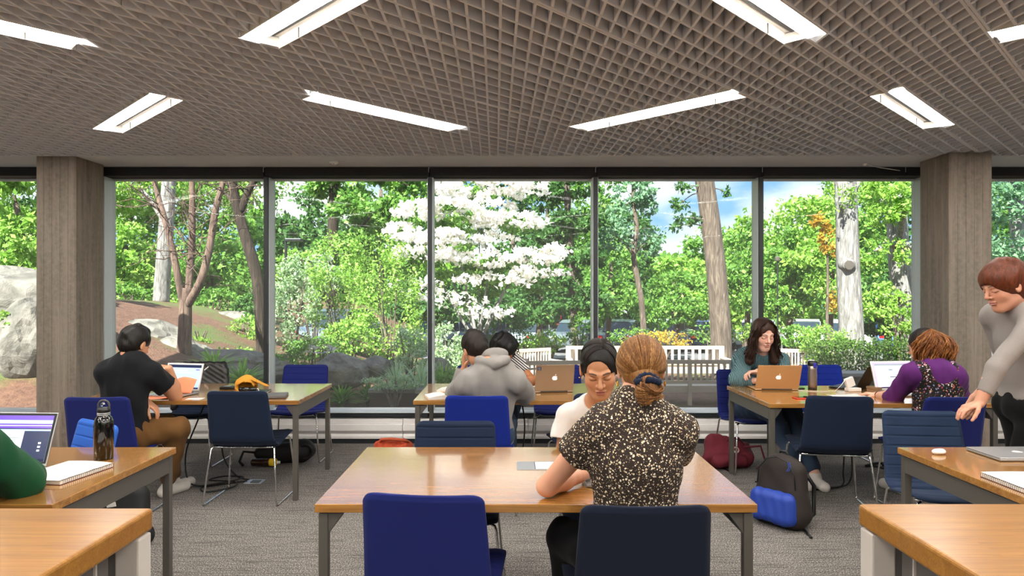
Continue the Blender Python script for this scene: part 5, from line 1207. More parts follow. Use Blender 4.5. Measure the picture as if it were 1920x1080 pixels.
for q in range(110):
    d = np.array((rnd.gauss(0, 1), rnd.gauss(-.35, .8), rnd.gauss(.2, .9))); d /= np.linalg.norm(d)
    if d[1] > .45 and d[2] < .35: continue
    st = d*np.array((.100, .112, .098)); ph = rnd.uniform(0, 6); dr = np.array((d[0]*.3, d[1]*.3, -.8)); path = []
    for i in range(12): u = i/11; path.append(hp(J, R3, *(st+np.array((0, -.02, .02))+dr*u*.075+.009*np.array((math.sin(u*15+ph), math.cos(u*15+ph), 0))), 1.1))
    pts.append(path)
locks(r3, g3, pts, .0040, HAIR['black'], 'curl')
# ---------------------------------------------------------------- woman in the teal sweater
R6 = Rh(PI+.12, .30, .0); Hd = A(W(1431, 627, 5.86))
J6 = dict(fwd=(0, -1, 0), pel=(2.17, 6.16, .56), chest=(2.17, 6.12, .88), neck=tuple(W(1428, 663, 6.0)), head=Hd, shl=tuple(W(1462, 678, 6.0)), shr=tuple(W(1396, 678, 6.0)), ell=tuple(W(1475, 708, 5.82)), elr=tuple(W(1383, 714, 5.82)), wrl=tuple(W(1405, 697, 5.60)), wrr=tuple(W(1416, 714, 5.72)),
          hipl=(2.26, 6.1, .52), hipr=(2.08, 6.1, .52), knl=(2.34, 5.66, .55), knr=(2.16, 5.62, .55), anl=(2.42, 5.4, .09), anr=(2.30, 5.42, .09))
J6['wrl'] = tuple(W(1420, 697, 5.72)); J6['ell'] = tuple(W(1470, 710, 5.86))
r6, J, g6 = person('woman with long dark hair in a teal knitted sweater behind the gold laptop', J6, '#dca892', head=dict(R=R6, s=1.10, h=.003), hh=.007, build_=1.02, lip=lin('#c07a70'), brow=lin('#3a241a'),
    shirt=dict(mat=teal, sleeve=1.86, inf=.020, sinf=.026, hem=.5, nr=.066, neck=.018, h=.0075, fold=.004, freq=20, name='knitted_sweater', hips=True), trousers=dict(mat=jeans, shoe=shoew), hands=(('l', (-1, -.15, -.05), (.1, -.3, -1), -1, .75), ('r', (1, -.2, -.1), (0, 0, -1), 1, .4)))
def hlong(S, E, C, PL, P):
    E(0, -.018, .034, (.088, .106, .094)); E(0, -.05, -.05, (.085, .065, .10), .03)
    E(0, .118, -.022, (.056, .088, .092), .010, 's'); E(0, .10, -.12, (.055, .12, .08), .015, 's')
    for s_ in (-1, 1): C((s_*.066, .015, .04), (s_*.078, .010, -.06), .020, .024, .02); C((s_*.078, .012, -.06), (s_*.100, .045, -.20), .026, .040, .02)
hair(r6, g6, J, R6, 1.1, HAIR['brunette'], hlong, h=.0045, amp=.003, fr=70)
pts = []
for q in range(190):
    s_ = rnd.choice((-1, 1)); a = rnd.uniform(-.03, .045); o_x = rnd.uniform(-.02, .024); path = [hp(J, R6, s_*(.01+rnd.uniform(0, .02)), .03+a*.7, .128, 1.1), hp(J, R6, s_*.066, .035+a*.7, .085, 1.1)]
    for i in range(9): u = i/8; path.append(hp(J, R6, s_*(.076+.035*u+o_x*(.6+.8*u)+.010*math.sin(u*9+q)), .02+a+.02*u+.008*math.sin(u*9+q*2), .03-u*(.215+.03*math.sin(q)), 1.1))
    pts.append(path)
locks(r6, g6, pts, .0031, HAIR['brunette'], 'hair_lock')
MB().ball(A(J6['neck'])-np.array(g6)+np.array((0, -.085, -.035)), (.008, .003, .008), 10, 6).build('pendant', M['goldjewel'], r6, smooth=True)
# ---------------------------------------------------------------- woman with curly ponytail, purple top under floral dress
R7 = Rh(.50, .30, .05); Hd = A(W(1731, 649, 4.98))
J7 = dict(fwd=(-.25, .97, 0), pel=(3.04, 4.86, .56), chest=(3.04, 4.84, .88), neck=tuple(W(1748, 690, 4.82)), head=Hd, shl=tuple(W(1708, 700, 4.82)), shr=tuple(W(1792, 706, 4.78)), ell=tuple(W(1676, 745, 5.0)), elr=tuple(W(1800, 742, 5.05)), wrl=tuple(W(1644, 741, 5.2)), wrr=tuple(W(1745, 742, 5.3)),
          hipl=(2.96, 4.90, .52), hipr=(3.12, 4.90, .52), knl=(2.98, 5.14, .54), knr=(3.2, 5.14, .54), anl=(2.98, 5.2, .09), anr=(3.2, 5.2, .09))
r7, J, g7 = person('woman with a curly auburn ponytail and glasses, purple top under a floral dress', J7, '#dba88c', head=dict(R=R7, s=1.04, h=.0045), hh=.007, build_=1.05,
    shirt=dict(mat=purple, sleeve=1.32, inf=.012, sinf=.014, hem=.5, nr=.066, neck=.024, h=.0075, name='purple_top', hips=True), trousers=dict(mat=blackp, shoe=shoew), hands=(('l', (-.8, .4, .1), (0, 0, -1), 1, .45), ('r', (-.8, .4, 0), (0, 0, -1), -1, .4)))
J7a = {k: A(v) for k, v in J7.items()}; fw = J7a['fwd']; S = SDF(J7a['pel']-.32, J7a['neck']+.3, .0075); F = dict(flat=fw, ff=1.42)
S.cap(J7a['pel'], J7a['pel']*.6+J7a['chest']*.4, .18, .165, .05, **F); S.cap(J7a['pel']*.6+J7a['chest']*.4, J7a['chest'], .165, .185, .05, **F); S.cap(J7a['chest'], J7a['chest']*.45+J7a['neck']*.55, .182, .135, .05, **F); S.cap(J7a['hipl'], J7a['hipr'], .125, .125, .05)
S.cap(J7a['chest']+(0, 0, .02), J7a['neck']*.45+(J7a['shl'])*.55+(0, -.01, .0), .06, .088, .05); S.cap(J7a['chest']+(0, 0, .02), J7a['neck']*.45+J7a['shr']*.55+(0, -.01, .0), .06, .088, .05)
S.cap(J7a['neck']+(.02, -.10, -.02), J7a['neck']+(.02, -.12, .14), .078, .11, .02, 's'); S.cap(J7a['neck']+(0, .02, .02), J7a['neck']+(0, 0, .2), .10, .14, .02, 's')
for s_ in 'lr': S.cap(J7a['sh'+s_]+(J7a['el'+s_]-J7a['sh'+s_])*.1, J7a['el'+s_], .085, .075, .01, 's')
S.field(folds(.003, 24, 4)); V, F_ = S.mesh(); nport('floral_dress', V, F_, dress, g7, r7)
def h7(S, E, C, PL, P):
    E(0, -.018, .034, (.084, .104, .092)); E(0, -.05, -.01, (.076, .062, .06), .03); E(0, .115, -.035, (.075, .085, .08), .012, 's'); E(0, .06, -.12, (.10, .12, .075), .02, 's')
    for s_ in (-1, 1): E(s_*.088, .006, -.03, (.016, .032, .036), .008, 's')
hair(r7, g7, J, R7, 1.04, HAIR['dark'], h7, amp=.001, fr=120)
pts = []; top = A(W(1745, 616, 4.90))
for q in range(430):
    a = rnd.uniform(0, 2*PI); rr = rnd.random()**.6; ln = .24+.11*rnd.random(); path = []; ph = rnd.uniform(0, 6); wob = rnd.uniform(.011, .026); end = np.array((.135*math.cos(a)*rr-.005, -.045*rr*abs(math.sin(a))-.03, -ln+.0*rr)); bow = np.array((.085*math.cos(a)*rr, -.06*abs(math.sin(a))-.02, .03))
    for i in range(14): u = i/13; amp_ = wob*min(1, u*2.2); path.append(top+end*(u**.9)*(1, 1, 1)+bow*math.sin(PI*min(1, u*1.1))+np.array((amp_*math.sin(u*13+ph), amp_*math.cos(u*11+ph), .3*amp_*math.sin(u*17+ph))))
    pts.append(path)
locks(r7, g7, pts, .0040, HAIR['curl'], 'ponytail')
gl = MB(); 
for s_ in (-1, 1):
    c = Vector(hp(J, R7, s_*.031, .098, .0, 1.04))-Vector(g7); xr = Vector(R7[:, 0]); zr = Vector(R7[:, 2]); gl.tube([c+xr*math.cos(a)*.023+zr*math.sin(a)*.019 for a in np.linspace(0, 2*PI, 19)[:-1]], .0018, 5, closed=True); gl.tube([c+xr*s_*.023, Vector(hp(J, R7, s_*.079, .09, .005, 1.04))-Vector(g7), Vector(hp(J, R7, s_*.082, -.01, .0, 1.04))-Vector(g7)], .0016, 5)
gl.build('glasses', M['steel'], r7, smooth=True)
wv = J7a['wrl']+(J7a['ell']-J7a['wrl'])*.12; dv = (J7a['ell']-J7a['wrl']); dv /= np.linalg.norm(dv); Q = Vector(dv).to_track_quat('Z', 'Y').to_matrix()
MB().tube([Vector(wv)-Vector(g7)+Q @ Vector((math.cos(a)*.031, math.sin(a)*.031, 0)) for a in np.linspace(0, 2*PI, 21)[:-1]], .004, 6, closed=True).build('bracelet', plain('brown_leather', '#4a2a1a', .6), r7, smooth=True)
# ---------------------------------------------------------------- walking person at the right edge
R8 = Rh(PI/2+.1, .35, 0); Hd = A(W(1881, 536, 3.8))
J8 = dict(fwd=(-1, .1, 0), pel=(2.93, 3.86, .93), chest=(2.90, 3.86, 1.27), neck=tuple(W(1912, 572, 3.85)), head=Hd, shl=(2.84, 3.68, 1.385), shr=(2.86, 4.05, 1.385), ell=tuple(W(1862, 705, 3.66)), elr=(2.98, 4.08, 1.08), wrl=tuple(W(1836, 757, 3.66)), wrr=(2.80, 4.10, .90),
          hipl=(2.92, 3.78, .90), hipr=(2.92, 3.95, .90), knl=(2.84, 3.78, .50), knr=(3.0, 3.95, .50), anl=(2.98, 3.78, .10), anr=(3.02, 3.95, .09))
J8['ell'] = tuple(W(1868, 690, 3.66))
r8, J, g8 = person('walking person in a grey sweater and black trousers, with short red-brown hair', J8, '#c88f74', head=dict(R=R8, s=1.10, h=.004), hh=.008, build_=.92,
    shirt=dict(mat=greysw, sleeve=1.7, inf=.020, sinf=.010, hem=.93, nr=.066, neck=.03, h=.008, fold=.002, freq=18, name='sweater', hips=True), trousers=dict(mat=blackp, shoe=plain('dark_shoe', '#1a1a1a', .5)), hands=(('l', (-.85, 0, -.25), (.2, 0, -1), 1, .4), ('r', (-.5, 0, -1), (0, 1, 0), 1, .3)))
hair(r8, g8, J, R8, 1.12, HAIR['red'], lambda S, E, C, PL, P: (E(0, -.018, .036, (.094, .114, .104)), E(0, -.06, -.03, (.085, .065, .07), .03), E(0, .115, -.035, (.075, .085, .075), .012, 's'), E(0, .07, -.13, (.10, .12, .075), .02, 's')), amp=.004, fr=70)
# ---------------------------------------------------------------- person in the green sweater, cut by the left edge
R9 = Rh(-.1, .3, 0)
J9 = dict(fwd=(.05, 1, 0), pel=(-2.12, 2.26, .56), chest=(-2.10, 2.32, .92), neck=(-2.10, 2.40, 1.14), head=(-2.09, 2.48, 1.30), shl=(-2.28, 2.36, 1.05), shr=(-1.92, 2.38, 1.05), ell=(-2.36, 2.66, .81), elr=tuple(W(42, 905, 2.68)), wrl=(-2.12, 2.86, .79), wrr=(-2.02, 2.86, .79),
          hipl=(-2.2, 2.32, .53), hipr=(-2.02, 2.32, .53), knl=(-2.24, 2.74, .54), knr=(-1.98, 2.74, .54), anl=(-2.24, 2.8, .09), anr=(-1.98, 2.8, .09))
r9, J, g9 = person('person in a dark green sweater at the left edge, only the arm in view', J9, '#d9a688', head=dict(R=R9, s=1.0, h=.005), hh=.009,
    shirt=dict(mat=green, sleeve=1.85, inf=.026, sinf=.034, hem=.55, nr=.066, neck=.03, h=.008, fold=.004, freq=18, name='green_sweater', hips=True), trousers=dict(mat=jeans, shoe=shoew), hands=(('l', (1, .2, 0), (0, 0, -1), 1, .4), ('r', (-1, .2, 0), (0, 0, -1), -1, .4)))
hair(r9, g9, J, R9, 1.0, HAIR['dark'], hshort, amp=.002, fr=110)
# ================================================================ THINGS ON THE TABLES
def flat(name, col, e=.0, rough=.5):
    t = NT(name); t.color(lin(col)); t.set(Roughness=rough)
    if e: t.b.inputs['Emission Color'].default_value = (*lin(col), 1); t.set(Emission_Strength=e)
    return t.m
SCM = {k: flat('screen_'+k, c, .75, .2) for k, c in dict(blue='#a9c8ea', pale='#e4ebf2', white='#f4f6f8', navy='#1c2440', purple='#6a4fc0', lilac='#c0a8d8', grey='#8f99a4', dark='#2a3350', orange='#d07030', red='#b03a3a', sky='#7fb0e0', green='#7fa060').items()}
def screen_mesh(parent, w, h, rects, T):
    """rects: (x0,y0,x1,y1,key) in 0..1, later ones on top"""
    V, F, MI, keys = [], [], [], []
    for i, (a, b, c, d, k) in enumerate(rects):
        if k not in keys: keys.append(k)
        z = .0004+.0001*i; n = len(V); V += [T @ Vector(((x-.5)*w, y*h, z)) for x, y in ((a, b), (c, b), (c, d), (a, d))]; F.append((n, n+1, n+2, n+3)); MI.append(keys.index(k))
    o = put('screen', newmesh('screen', V, F, [SCM[k] for k in keys], fmat=MI), parent); o['label'] = 'lit screen'; return o
def apple(parent, T, s, mat):
    """bitten fruit emblem: flat shapes"""
    P = []
    for i in range(40):
        a = 2*PI*i/40; x, y = math.sin(a), math.cos(a); r = .40+.05*math.cos(2*a)*-1; X, Y_ = x*r*(1.0), y*r*1.05
        if abs(x) < .35 and y > 0: Y_ -= .07*(1-abs(x)/.35)
        if abs(x) < .3 and y < 0: Y_ += .04*(1-abs(x)/.3)
        d = math.hypot(X-.50, Y_-.06)
        if d < .19: k = .19/d; X, Y_ = .50+(X-.50)*k, .06+(Y_-.06)*k
        P.append((X*s, Y_*s))
    mb = MB(); mb.T = T; mb.prism(P, 0, .0006); leafp = [(.02, .46), (.05, .56), (.12, .64), (.20, .68), (.19, .58), (.13, .50)]; mb.prism([(x*s, y*s) for x, y in leafp], 0, .0006)
    return mb.build('emblem', mat, parent, label='white bitten fruit emblem')
def laptop(label, x, y, z, rz, w=.304, d=.212, ang=108, body='silver', rects=None, logo=None, closed=False, bezel='black', keys='key', sticker=False):
    t = thing('laptop', label, 'laptop', (x, y, z), rz); mat = M[body]
    MB().span((-w/2, -d/2, .002), (w/2, d/2, .012)).build('base', mat, t, bevel=.003)
    if closed:
        MB().span((-w/2, -d/2, .0125), (w/2, d/2, .018)).build('lid', mat, t, bevel=.003)
        if logo: apple(t, Matrix.Translation((0, 0, .0185)), .05, logo)
        return t
    kb = MB(); kx, ky = w*.86/14, .017
    for r in range(5):
        for c in range(14): kb.box((-w*.43+kx*(c+.5), d*.33-ky*r, .0128), (kx*.84, ky*.84, .0016))
    kb.build('keyboard', M[keys], t)['kind'] = 'stuff'
    MB().span((-w*.17, -d*.44, .0119), (w*.17, -d*.16, .0126)).build('trackpad', mat, t)
    a = math.radians(ang); R = Matrix(((1, 0, 0, 0), (0, -math.cos(a), -math.sin(a)*-1*-1, d/2-.002), (0, math.sin(a), -math.cos(a), .012), (0, 0, 0, 1)))
    # local lid frame: x right, y up the lid, z towards the user
    up = Vector((0, -math.cos(a), math.sin(a))); nr = Vector((1, 0, 0)).cross(up)
    T = Matrix(((1, 0, 0, 0), (0, up.y, nr.y, d/2-.002), (0, up.z, nr.z, .013), (0, 0, 0, 1)))
    mb = MB(); mb.T = T; mb.span((-w/2, .002, -.005), (w/2, d, 0)); mb.build('lid', mat, t, bevel=.002)
    mb = MB(); mb.T = T; mb.span((-w/2+.004, .012, 0), (w/2-.004, d-.004, .0003)); mb.build('bezel', M[bezel], t)
    screen_mesh(t, w-.03, d-.034, rects or [(0, 0, 1, 1, 'blue')], T @ Matrix.Translation((0, .020, .0002)))
    MB().tube([(-w*.35, d/2, .011), (w*.35, d/2, .011)], .005, 8).build('hinge', M['black'], t)
    if logo: apple(t, T @ Matrix(((-1, 0, 0, 0), (0, 1, 0, d*.5), (0, 0, -1, -.0052), (0, 0, 0, 1))), .048, logo)
    if sticker:
        mb = MB(); mb.T = T; mb.prism([(w*.36, d*.80), (w*.46, d*.80), (w*.46, d*.93), (w*.36, d*.93)], -.0056, -.0050); mb.build('sticker', flat('navy_sticker', '#2a3358'), t, label='small navy shield sticker with pale stripes')
        mb = MB(); mb.T = T
        for q in range(3): mb.prism([(w*.375, d*(.82+.035*q)), (w*.445, d*(.82+.035*q)), (w*.445, d*(.832+.035*q)), (w*.375, d*(.832+.035*q))], -.0060, -.0055)
        mb.build('sticker_stripe', flat('pale_print', '#aab2c8'), t)
    return t
TZ = .7405
UI1 = [(0, 0, 1, 1, 'blue'), (0, .88, 1, 1, 'navy'), (0, 0, 1, .07, 'dark'), (.1, .74, .6, .77, 'pale'), (.1, .66, .8, .68, 'pale'), (.85, .78, .96, .82, 'purple')]
laptop('open laptop with pale rim and blue lit screen before the man in the black T-shirt', -2.615, 5.27, TZ, -.22, .33, .225, 106, 'silver', UI1, None, bezel='whiteplastic')
UI2 = [(0, 0, 1, 1, 'lilac'), (.05, .06, .98, .95, 'pale'), (.05, .88, .98, .95, 'grey'), (.07, .08, .26, .86, 'white'), (.34, .10, .9, .80, 'white'), (.4, .68, .52, .75, 'grey'), (.4, .5, .85, .53, 'grey'), (.4, .42, .82, .45, 'navy'), (.4, .34, .85, .36, 'grey'), (.4, .26, .8, .28, 'grey'), (.82, .72, .87, .78, 'red'), (0, 0, 1, .05, 'navy')]
laptop('open white rimmed laptop with a document on screen before the woman with curly ponytail', 3.085, 5.30, TZ, .12, .35, .24, 108, 'silver', UI2, None, bezel='whiteplastic')
laptop('open grey laptop seen from behind with shield sticker, at the middle window table', .335, 5.50, TZ, PI+.16, .31, .22, 104, 'gold', UI1, M['glowwhite'], sticker=True)
laptop('open gold laptop seen from behind, before the woman in the teal sweater', 2.165, 5.62, TZ, PI-.05, .345, .215, 112, 'goldb', UI1, M['glowwhite'])
UI3 = [(0, 0, 1, 1, 'blue'), (0, .90, 1, 1, 'purple'), (0, .84, 1, .87, 'pale'), (0, .72, 1, .82, 'purple'), (0, .77, 1, .785, 'white'), (.0, .70, 1, .72, 'navy'), (.30, .06, .62, .66, 'white'), (.34, .5, .58, .52, 'grey'), (.34, .44, .56, .46, 'grey'), (.62, .0, 1, .66, 'dark'), (.86, .22, .9, .26, 'pale'), (.86, .30, .9, .34, 'pale'), (.86, .38, .9, .42, 'pale'), (.0, 0, 1, .06, 'navy'), (.6, .01, .9, .05, 'pale')]
laptop('open laptop with purple and blue screen beside the black metal bottle', -2.245, 2.93, TZ, -.04, .35, .24, 110, 'silver', UI3, None)
UI4 = [(0, 0, 1, 1, 'dark'), (0, .62, 1, 1, 'navy'), (.0, .40, 1, .62, 'orange'), (0, .3, 1, .42, 'red'), (.1, .48, .5, .56, 'sky'), (0, .1, 1, .28, 'green'), (.04, .02, .9, .1, 'pale'), (.04, .55, .12, .75, 'pale')]
laptop('open laptop in front of the woman in the floral blouse', .475, 2.86, TZ, 0, .325, .22, 100, 'silver', UI4, None)
laptop('dark open laptop seen edge on behind the white charger', 2.83, 5.69, TZ, -2.4, .30, .21, 118, 'black', UI1, None)
laptop('closed silver laptop on the right front table', 2.455, 3.30, TZ, .02, .34, .235, closed=True, logo=M['whiteplastic'])
laptop('closed dark grey laptop on the corner of the left window table', -1.84, 5.17, TZ, .2, .30, .21, closed=True, body='panelgrey')

def sheet(name, label, cat, x, y, z, w, d, rz, mat, curl=0, n=8, lift=0):
    t = thing(name, label, cat, (x, y, z), rz)
    mb = MB(); f = lambda u, v: (w*(u-.5), d*(v-.5), .0006+curl*((u-.5)**2)*4*w*(.6+.4*v)+lift*v*v); mb.grid(f, n, n); o = mb.build('page', mat, t, smooth=True); s_ = o.modifiers.new('thick', 'SOLIDIFY'); s_.thickness = .0008; return t
orange = plain('orange_paper', '#f0916a', .8)
sheet('paper_sheet', 'orange paper lying flat beside the black T-shirt man', 'paper', -2.67, 5.12, TZ, .24, .17, .25, orange, .05)
t = thing('paper_sheet', 'curved orange sheet standing against the laptop screen', 'paper', (-2.535, 5.23, TZ+.014), .1)
mb = MB(); mb.grid(lambda u, v: (.02+.14*(u-.5)+.03*v, .05*v+.02*math.sin(u*3), .125*v*(1-.25*abs(u-.3))), 8, 8); o = mb.build('page', orange, t, smooth=True); o.modifiers.new('thick', 'SOLIDIFY').thickness = .001
sheet('paper_sheet', 'small white paper between the laptop and the dark chair', 'paper', -2.34, 5.08, TZ, .12, .08, .1, M['paper'])
sheet('paper_sheet', 'white paper by the white charger', 'paper', 2.58, 5.20, TZ, .26, .17, .2, M['paper'], .02)
t = thing('glasses_case', 'black case with silver label beside the laptop at left', 'case', (-2.305, 5.60, TZ)); MB().span((-.06, -.04, 0), (.06, .04, .022)).build('case_body', M['black'], t, bevel=.006); MB().span((-.03, -.02, .022), (.02, .02, .025)).build('label_plate', M['silver'], t)
t = thing('hardback_book', 'thin dark green book lying under the yellow cap', 'book', (-2.03, 5.38, TZ), .1); MB().span((-.13, -.09, .0), (.13, .09, .003)).build('cover', plain('green_cover', '#4a5240', .6), t); MB().span((-.125, -.085, .003), (.125, .085, .012)).build('page_block', M['paper'], t); MB().span((-.13, -.09, .012), (.13, .09, .015)).build('cover', plain('green_cover2', '#4a5240', .5), t)
# cap
c = A((-2.06, 5.40, TZ+.016)); yellow = plain('mustard_cotton', '#c98a2a', .9, bump=.3, bscale=300)
t = thing('cap', 'mustard yellow cap resting on a book on the left window table', 'cap', tuple(c)); S = SDF((-.15, -.13, -.01), (.22, .13, .16), .0045)
S.ell((-.02, 0, .035), (.088, .085, .088), None, .01); S.ell((-.005, -.02, .02), (.068, .075, .072), None, .006, 's'); S.plane((0, 0, .0), (0, 0, -1)); S.cap((.055, -.02, .085), (.135, -.01, .045), .034, .026, .012, flat=np.array((.45, 0, .9)), ff=5); S.cap((-.07, -.075, .03), (.02, -.085, .06), .02, .01, .01, 's'); S.field(folds(.003, 45, 5)); V, F = S.mesh(); o = put('crown', npmesh('crown', V, F, [yellow], True), t)
MB().ball((-.02, 0, .122), .007, 8, 6).build('button', yellow, t); mb = MB(); mb.ball((.075, -.045, .078), .004, 8, 6); mb.build('eyelet', M['black'], t)
t = thing('sunglasses_case', 'black glossy case in front of the yellow cap', 'case', (-2.035, 5.31, TZ+.0155), .1); mb = MB(); mb.T = Matrix.Rotation(PI/2, 4, 'Y'); mb.lathe([(.004, -.07), (.017, -.06), (.02, 0), (.017, .06), (.004, .07)], 14, (-.021, 0, 0)); mb.build('case_body', plain('gloss_black', '#0a0a0c', .15), t, smooth=True); MB().tube([(.06, .0, .02), (.08, -.01, .03), (.09, -.02, .01)], .002, 5).build('cord', M['white'], t)
# jacket over the chair
S = SDF((-3.2, 6.22, .38), (-2.5, 6.66, .92), .008)
for x0 in np.linspace(-3.07, -2.69, 16): S.cap((x0, 6.43, .845), (x0, 6.35, .55), .022, .024, .03); S.cap((x0, 6.44, .85), (x0, 6.50, .50), .022, .026, .03)
S.cap((-3.09, 6.42, .80), (-3.12, 6.34, .46), .035, .03, .02); S.cap((-2.67, 6.42, .80), (-2.63, 6.34, .50), .035, .03, .02); S.field(lambda x, y, z: .0018*np.sin(z*150+22*np.abs(x+2.87)*4)); S.field(folds(.003, 30, 6)); V, F = S.mesh()
t = thing('jacket', 'black quilted jacket draped over a chair at the left window table', 'jacket', (-2.88, 6.42, .44)); o = npmesh('body', V-np.array((-2.88, 6.42, .44)), F, [plain('quilted_nylon', '#15120f', .45)], True); put('body', o, t)
MB().box((.055, -.055, .385), (.05, .006, .008), R=Euler((0, -.7, 0)).to_matrix()).build('label_tag', M['whiteplastic'], t, label='small white label tag')
# books
def open_book(label, x, y, rz, w=.17, d=.23, th=.022, z=TZ):
    t = thing('open_book', label, 'book', (x, y, z), rz); MB().span((-w, -d/2, 0), (w, d/2, .003)).build('cover', plain('tan_cover', '#b8966c', .7), t)
    for s_ in (-1, 1):
        prof = [(0, .003), (s_*w*.98, .003), (s_*w*.98, th*.55), (s_*w*.6, th*.9), (s_*w*.25, th*1.1), (s_*w*.06, th*.85), (0, th*.35)]
        mb = MB(); mb.prism(prof, -d/2+.003, d/2-.003, Matrix(((1, 0, 0, 0), (0, 0, 1, 0), (0, 1, 0, 0), (0, 0, 0, 1)))); mb.build('page_block', M['paper'], t)
    return t
open_book('thick open book at the near left of the middle window table', -.475, 5.14, .28, .15, .2, .03)
open_book('open book lying behind the nearer one on the middle window table', -.45, 5.50, -.15, .12, .18, .022)
def notebook(label, x, y, rz, w, d, side):
    t = thing('spiral_notebook', label, 'notebook', (x, y, TZ), rz); MB().span((-w/2, -d/2, 0), (w/2, d/2, .002)).build('cover', plain('red_cover', '#7a3a34', .6), t)
    mb = MB(); mb.grid(lambda u, v: (w*(u-.5), d*(v-.5), .017+.006*math.sin(u*PI)*v+(.008 if side < 0 else .004)*(u-.5)**2*2), 8, 8); n0 = len(mb.v)
    mb.build('top_page', M['paper'], t, smooth=True); MB().span((-w/2+.002, -d/2+.002, .002), (w/2-.002, d/2-.002, .015)).build('page_block', M['paper'], t)
    hw = MB(); r_ = random.Random(2)
    for i in range(13):
        xx = -w*.38; yy = d*.36-i*d*.056
        while xx < w*.3:
            l = r_.uniform(.006, .022); hw.box((xx+l/2, yy+r_.uniform(-.001, .001), .0262), (l, .0012, .0003)); xx += l+.006
    hw.build('handwriting', flat('ink_grey', '#8a8a94'), t)['kind'] = 'stuff'
    sp_ = MB(); n = int(d/.011)
    for i in range(n):
        yy = -d/2+.01+i*(d-.02)/(n-1); sp_.tube([(side*w/2+.006*math.cos(a), yy, .011+.011*math.sin(a)) for a in np.linspace(0, 2*PI, 8)[:-1]], .0009, 4, closed=True)
    sp_.build('spiral_binding', M['steel'], t)['kind'] = 'stuff'; return t
notebook('open spiral notebook beside the green sleeve', -1.925, 2.955, -.16, .23, .30, 1)
notebook('open spiral notebook on the right front table', 2.135, 2.78, 0, .24, .28, -1)
# black bottle
t = thing('metal_bottle', 'black metal water bottle with loop cap on the left front table', 'bottle', (-1.925, 3.24, TZ)); gb = plain('black_gloss_steel', '#050505', .16, 0, Coat_Weight=.6)
MB().lathe([(.034, 0), (.0425, .004), (.0425, .165), (.041, .178), (.034, .196), (.026, .206), (.026, .214)], 28).build('bottle_body', gb, t, smooth=True)
for z_ in (.208, .2155): MB().lathe([(.0275, z_), (.029, z_+.002), (.0275, z_+.004)], 22).build('neck_ring', M['silver'], t, smooth=True)
MB().lathe([(.025, .219), (.028, .222), (.028, .238), (.020, .243)], 22).build('screw_cap', M['black'], t, smooth=True)
MB().tube([(.026*math.cos(a)*(1+.25*math.sin(a)), 0, .243+.034*math.sin(a)) for a in np.linspace(-.2, PI+.2, 22)], .0045, 8).build('carry_loop', plain('grey_loop', '#4a4846', .3), t, smooth=True)
MB().tube([(-.006, -.01, .243), (-.004, -.008, .262), (.003, -.006, .266), (.008, -.01, .256)], .006, 8).build('spout', M['clear'], t, smooth=True, label='clear plastic spout')
# tumbler
t = thing('steel_tumbler', 'brushed steel travel tumbler with black lid', 'tumbler', (2.487, 5.60, TZ)); MB().lathe([(.033, 0), (.035, .004), (.0345, .01)], 26).build('foot', M['black'], t, smooth=True)
MB().lathe([(.034, .01), (.035, .05), (.036, .12), (.033, .16), (.0365, .192)], 26).build('cup_body', plain('brushed_steel', '#a8978a', .28, .9), t, smooth=True); MB().lathe([(.037, .192), (.038, .2), (.036, .226), (.03, .23)], 26).build('lid', M['black'], t, smooth=True)
MB().box((.004, -.036, .196), (.026, .014, .040)).build('lid_button', flat('violet_button', '#3a38a0', 0, .2), t, bevel=.005, label='violet blue lid button'); MB().box((0, .03, .232), (.05, .012, .01)).build('lid_rim', M['whiteplastic'], t)
# charger on its stand with cable
t = thing('charger', 'white charger block leaning on a white stand with a thin cable', 'charger', (2.735, 5.47, TZ), .15)
MB().box((.02, 0, .014), (.11, .06, .028)).build('stand', M['whiteplastic'], t, bevel=.004); mb = MB(); mb.T = Matrix.Translation((-.01, 0, .072)) @ Matrix.Rotation(-.35, 4, 'Y'); mb.box((0, 0, 0), (.075, .028, .078)); mb.build('charger_block', M['whiteplastic'], t, bevel=.006)
MB().tube([(-.02, -.005, .112), (-.05, -.01, .10), (-.10, -.02, .05), (-.15, -.02, .006), (-.24, 0, .003), (-.33, .04, .003), (-.40, .10, .004)], .0024, 6).build('cable', M['whiteplastic'], t, smooth=True)
t = thing('phone', 'phone in a red case near the front edge of the right window table', 'phone', (2.20, 5.10, TZ), .05); MB().span((-.075, -.038, 0), (.075, .038, .009)).build('case', plain('red_case', '#d8432c', .5), t, bevel=.004); MB().span((-.066, -.033, .009), (.066, .033, .0096)).build('glass', plain('phone_glass', '#0c0c10', .08), t)
MB().span((.0, -.01, .0096), (.10, .012, .016)).build('pen_loop', M['black'], t, bevel=.003)
t = thing('phone', 'small phone lying right of the gold laptop', 'phone', (2.37, 5.66, TZ), .3); MB().span((-.04, -.07, 0), (.04, .07, .008)).build('case', M['black'], t, bevel=.004); MB().span((-.036, -.066, .008), (.036, .066, .0086)).build('glass', plain('phone_glass2', '#1a1a20', .1), t)
t = thing('earbud_case', 'small rounded white earbud case on the right front table', 'earbud case', (2.095, 3.33, TZ), .2); S = SDF((-.05, -.04, -.005), (.05, .04, .04), .0025); S.cap((-.018, 0, .0125), (.018, 0, .0125), .0125, .0125, .006); S.ell((0, 0, .012), (.033, .024, .0118), None, .01); V, F = S.mesh(); put('case_body', npmesh('case_body', V, F, [M['whiteplastic']], True), t)
t = thing('book_stack', 'two small tan books behind the white rimmed laptop', 'books', (2.90, 5.42, TZ), .3)
for q in range(2): MB().box((0, q*.005, .011+.022*q), (.05, .11, .02)).build('book', plain('tan_book%d' % q, '#8f6f52', .7), t, bevel=.002)
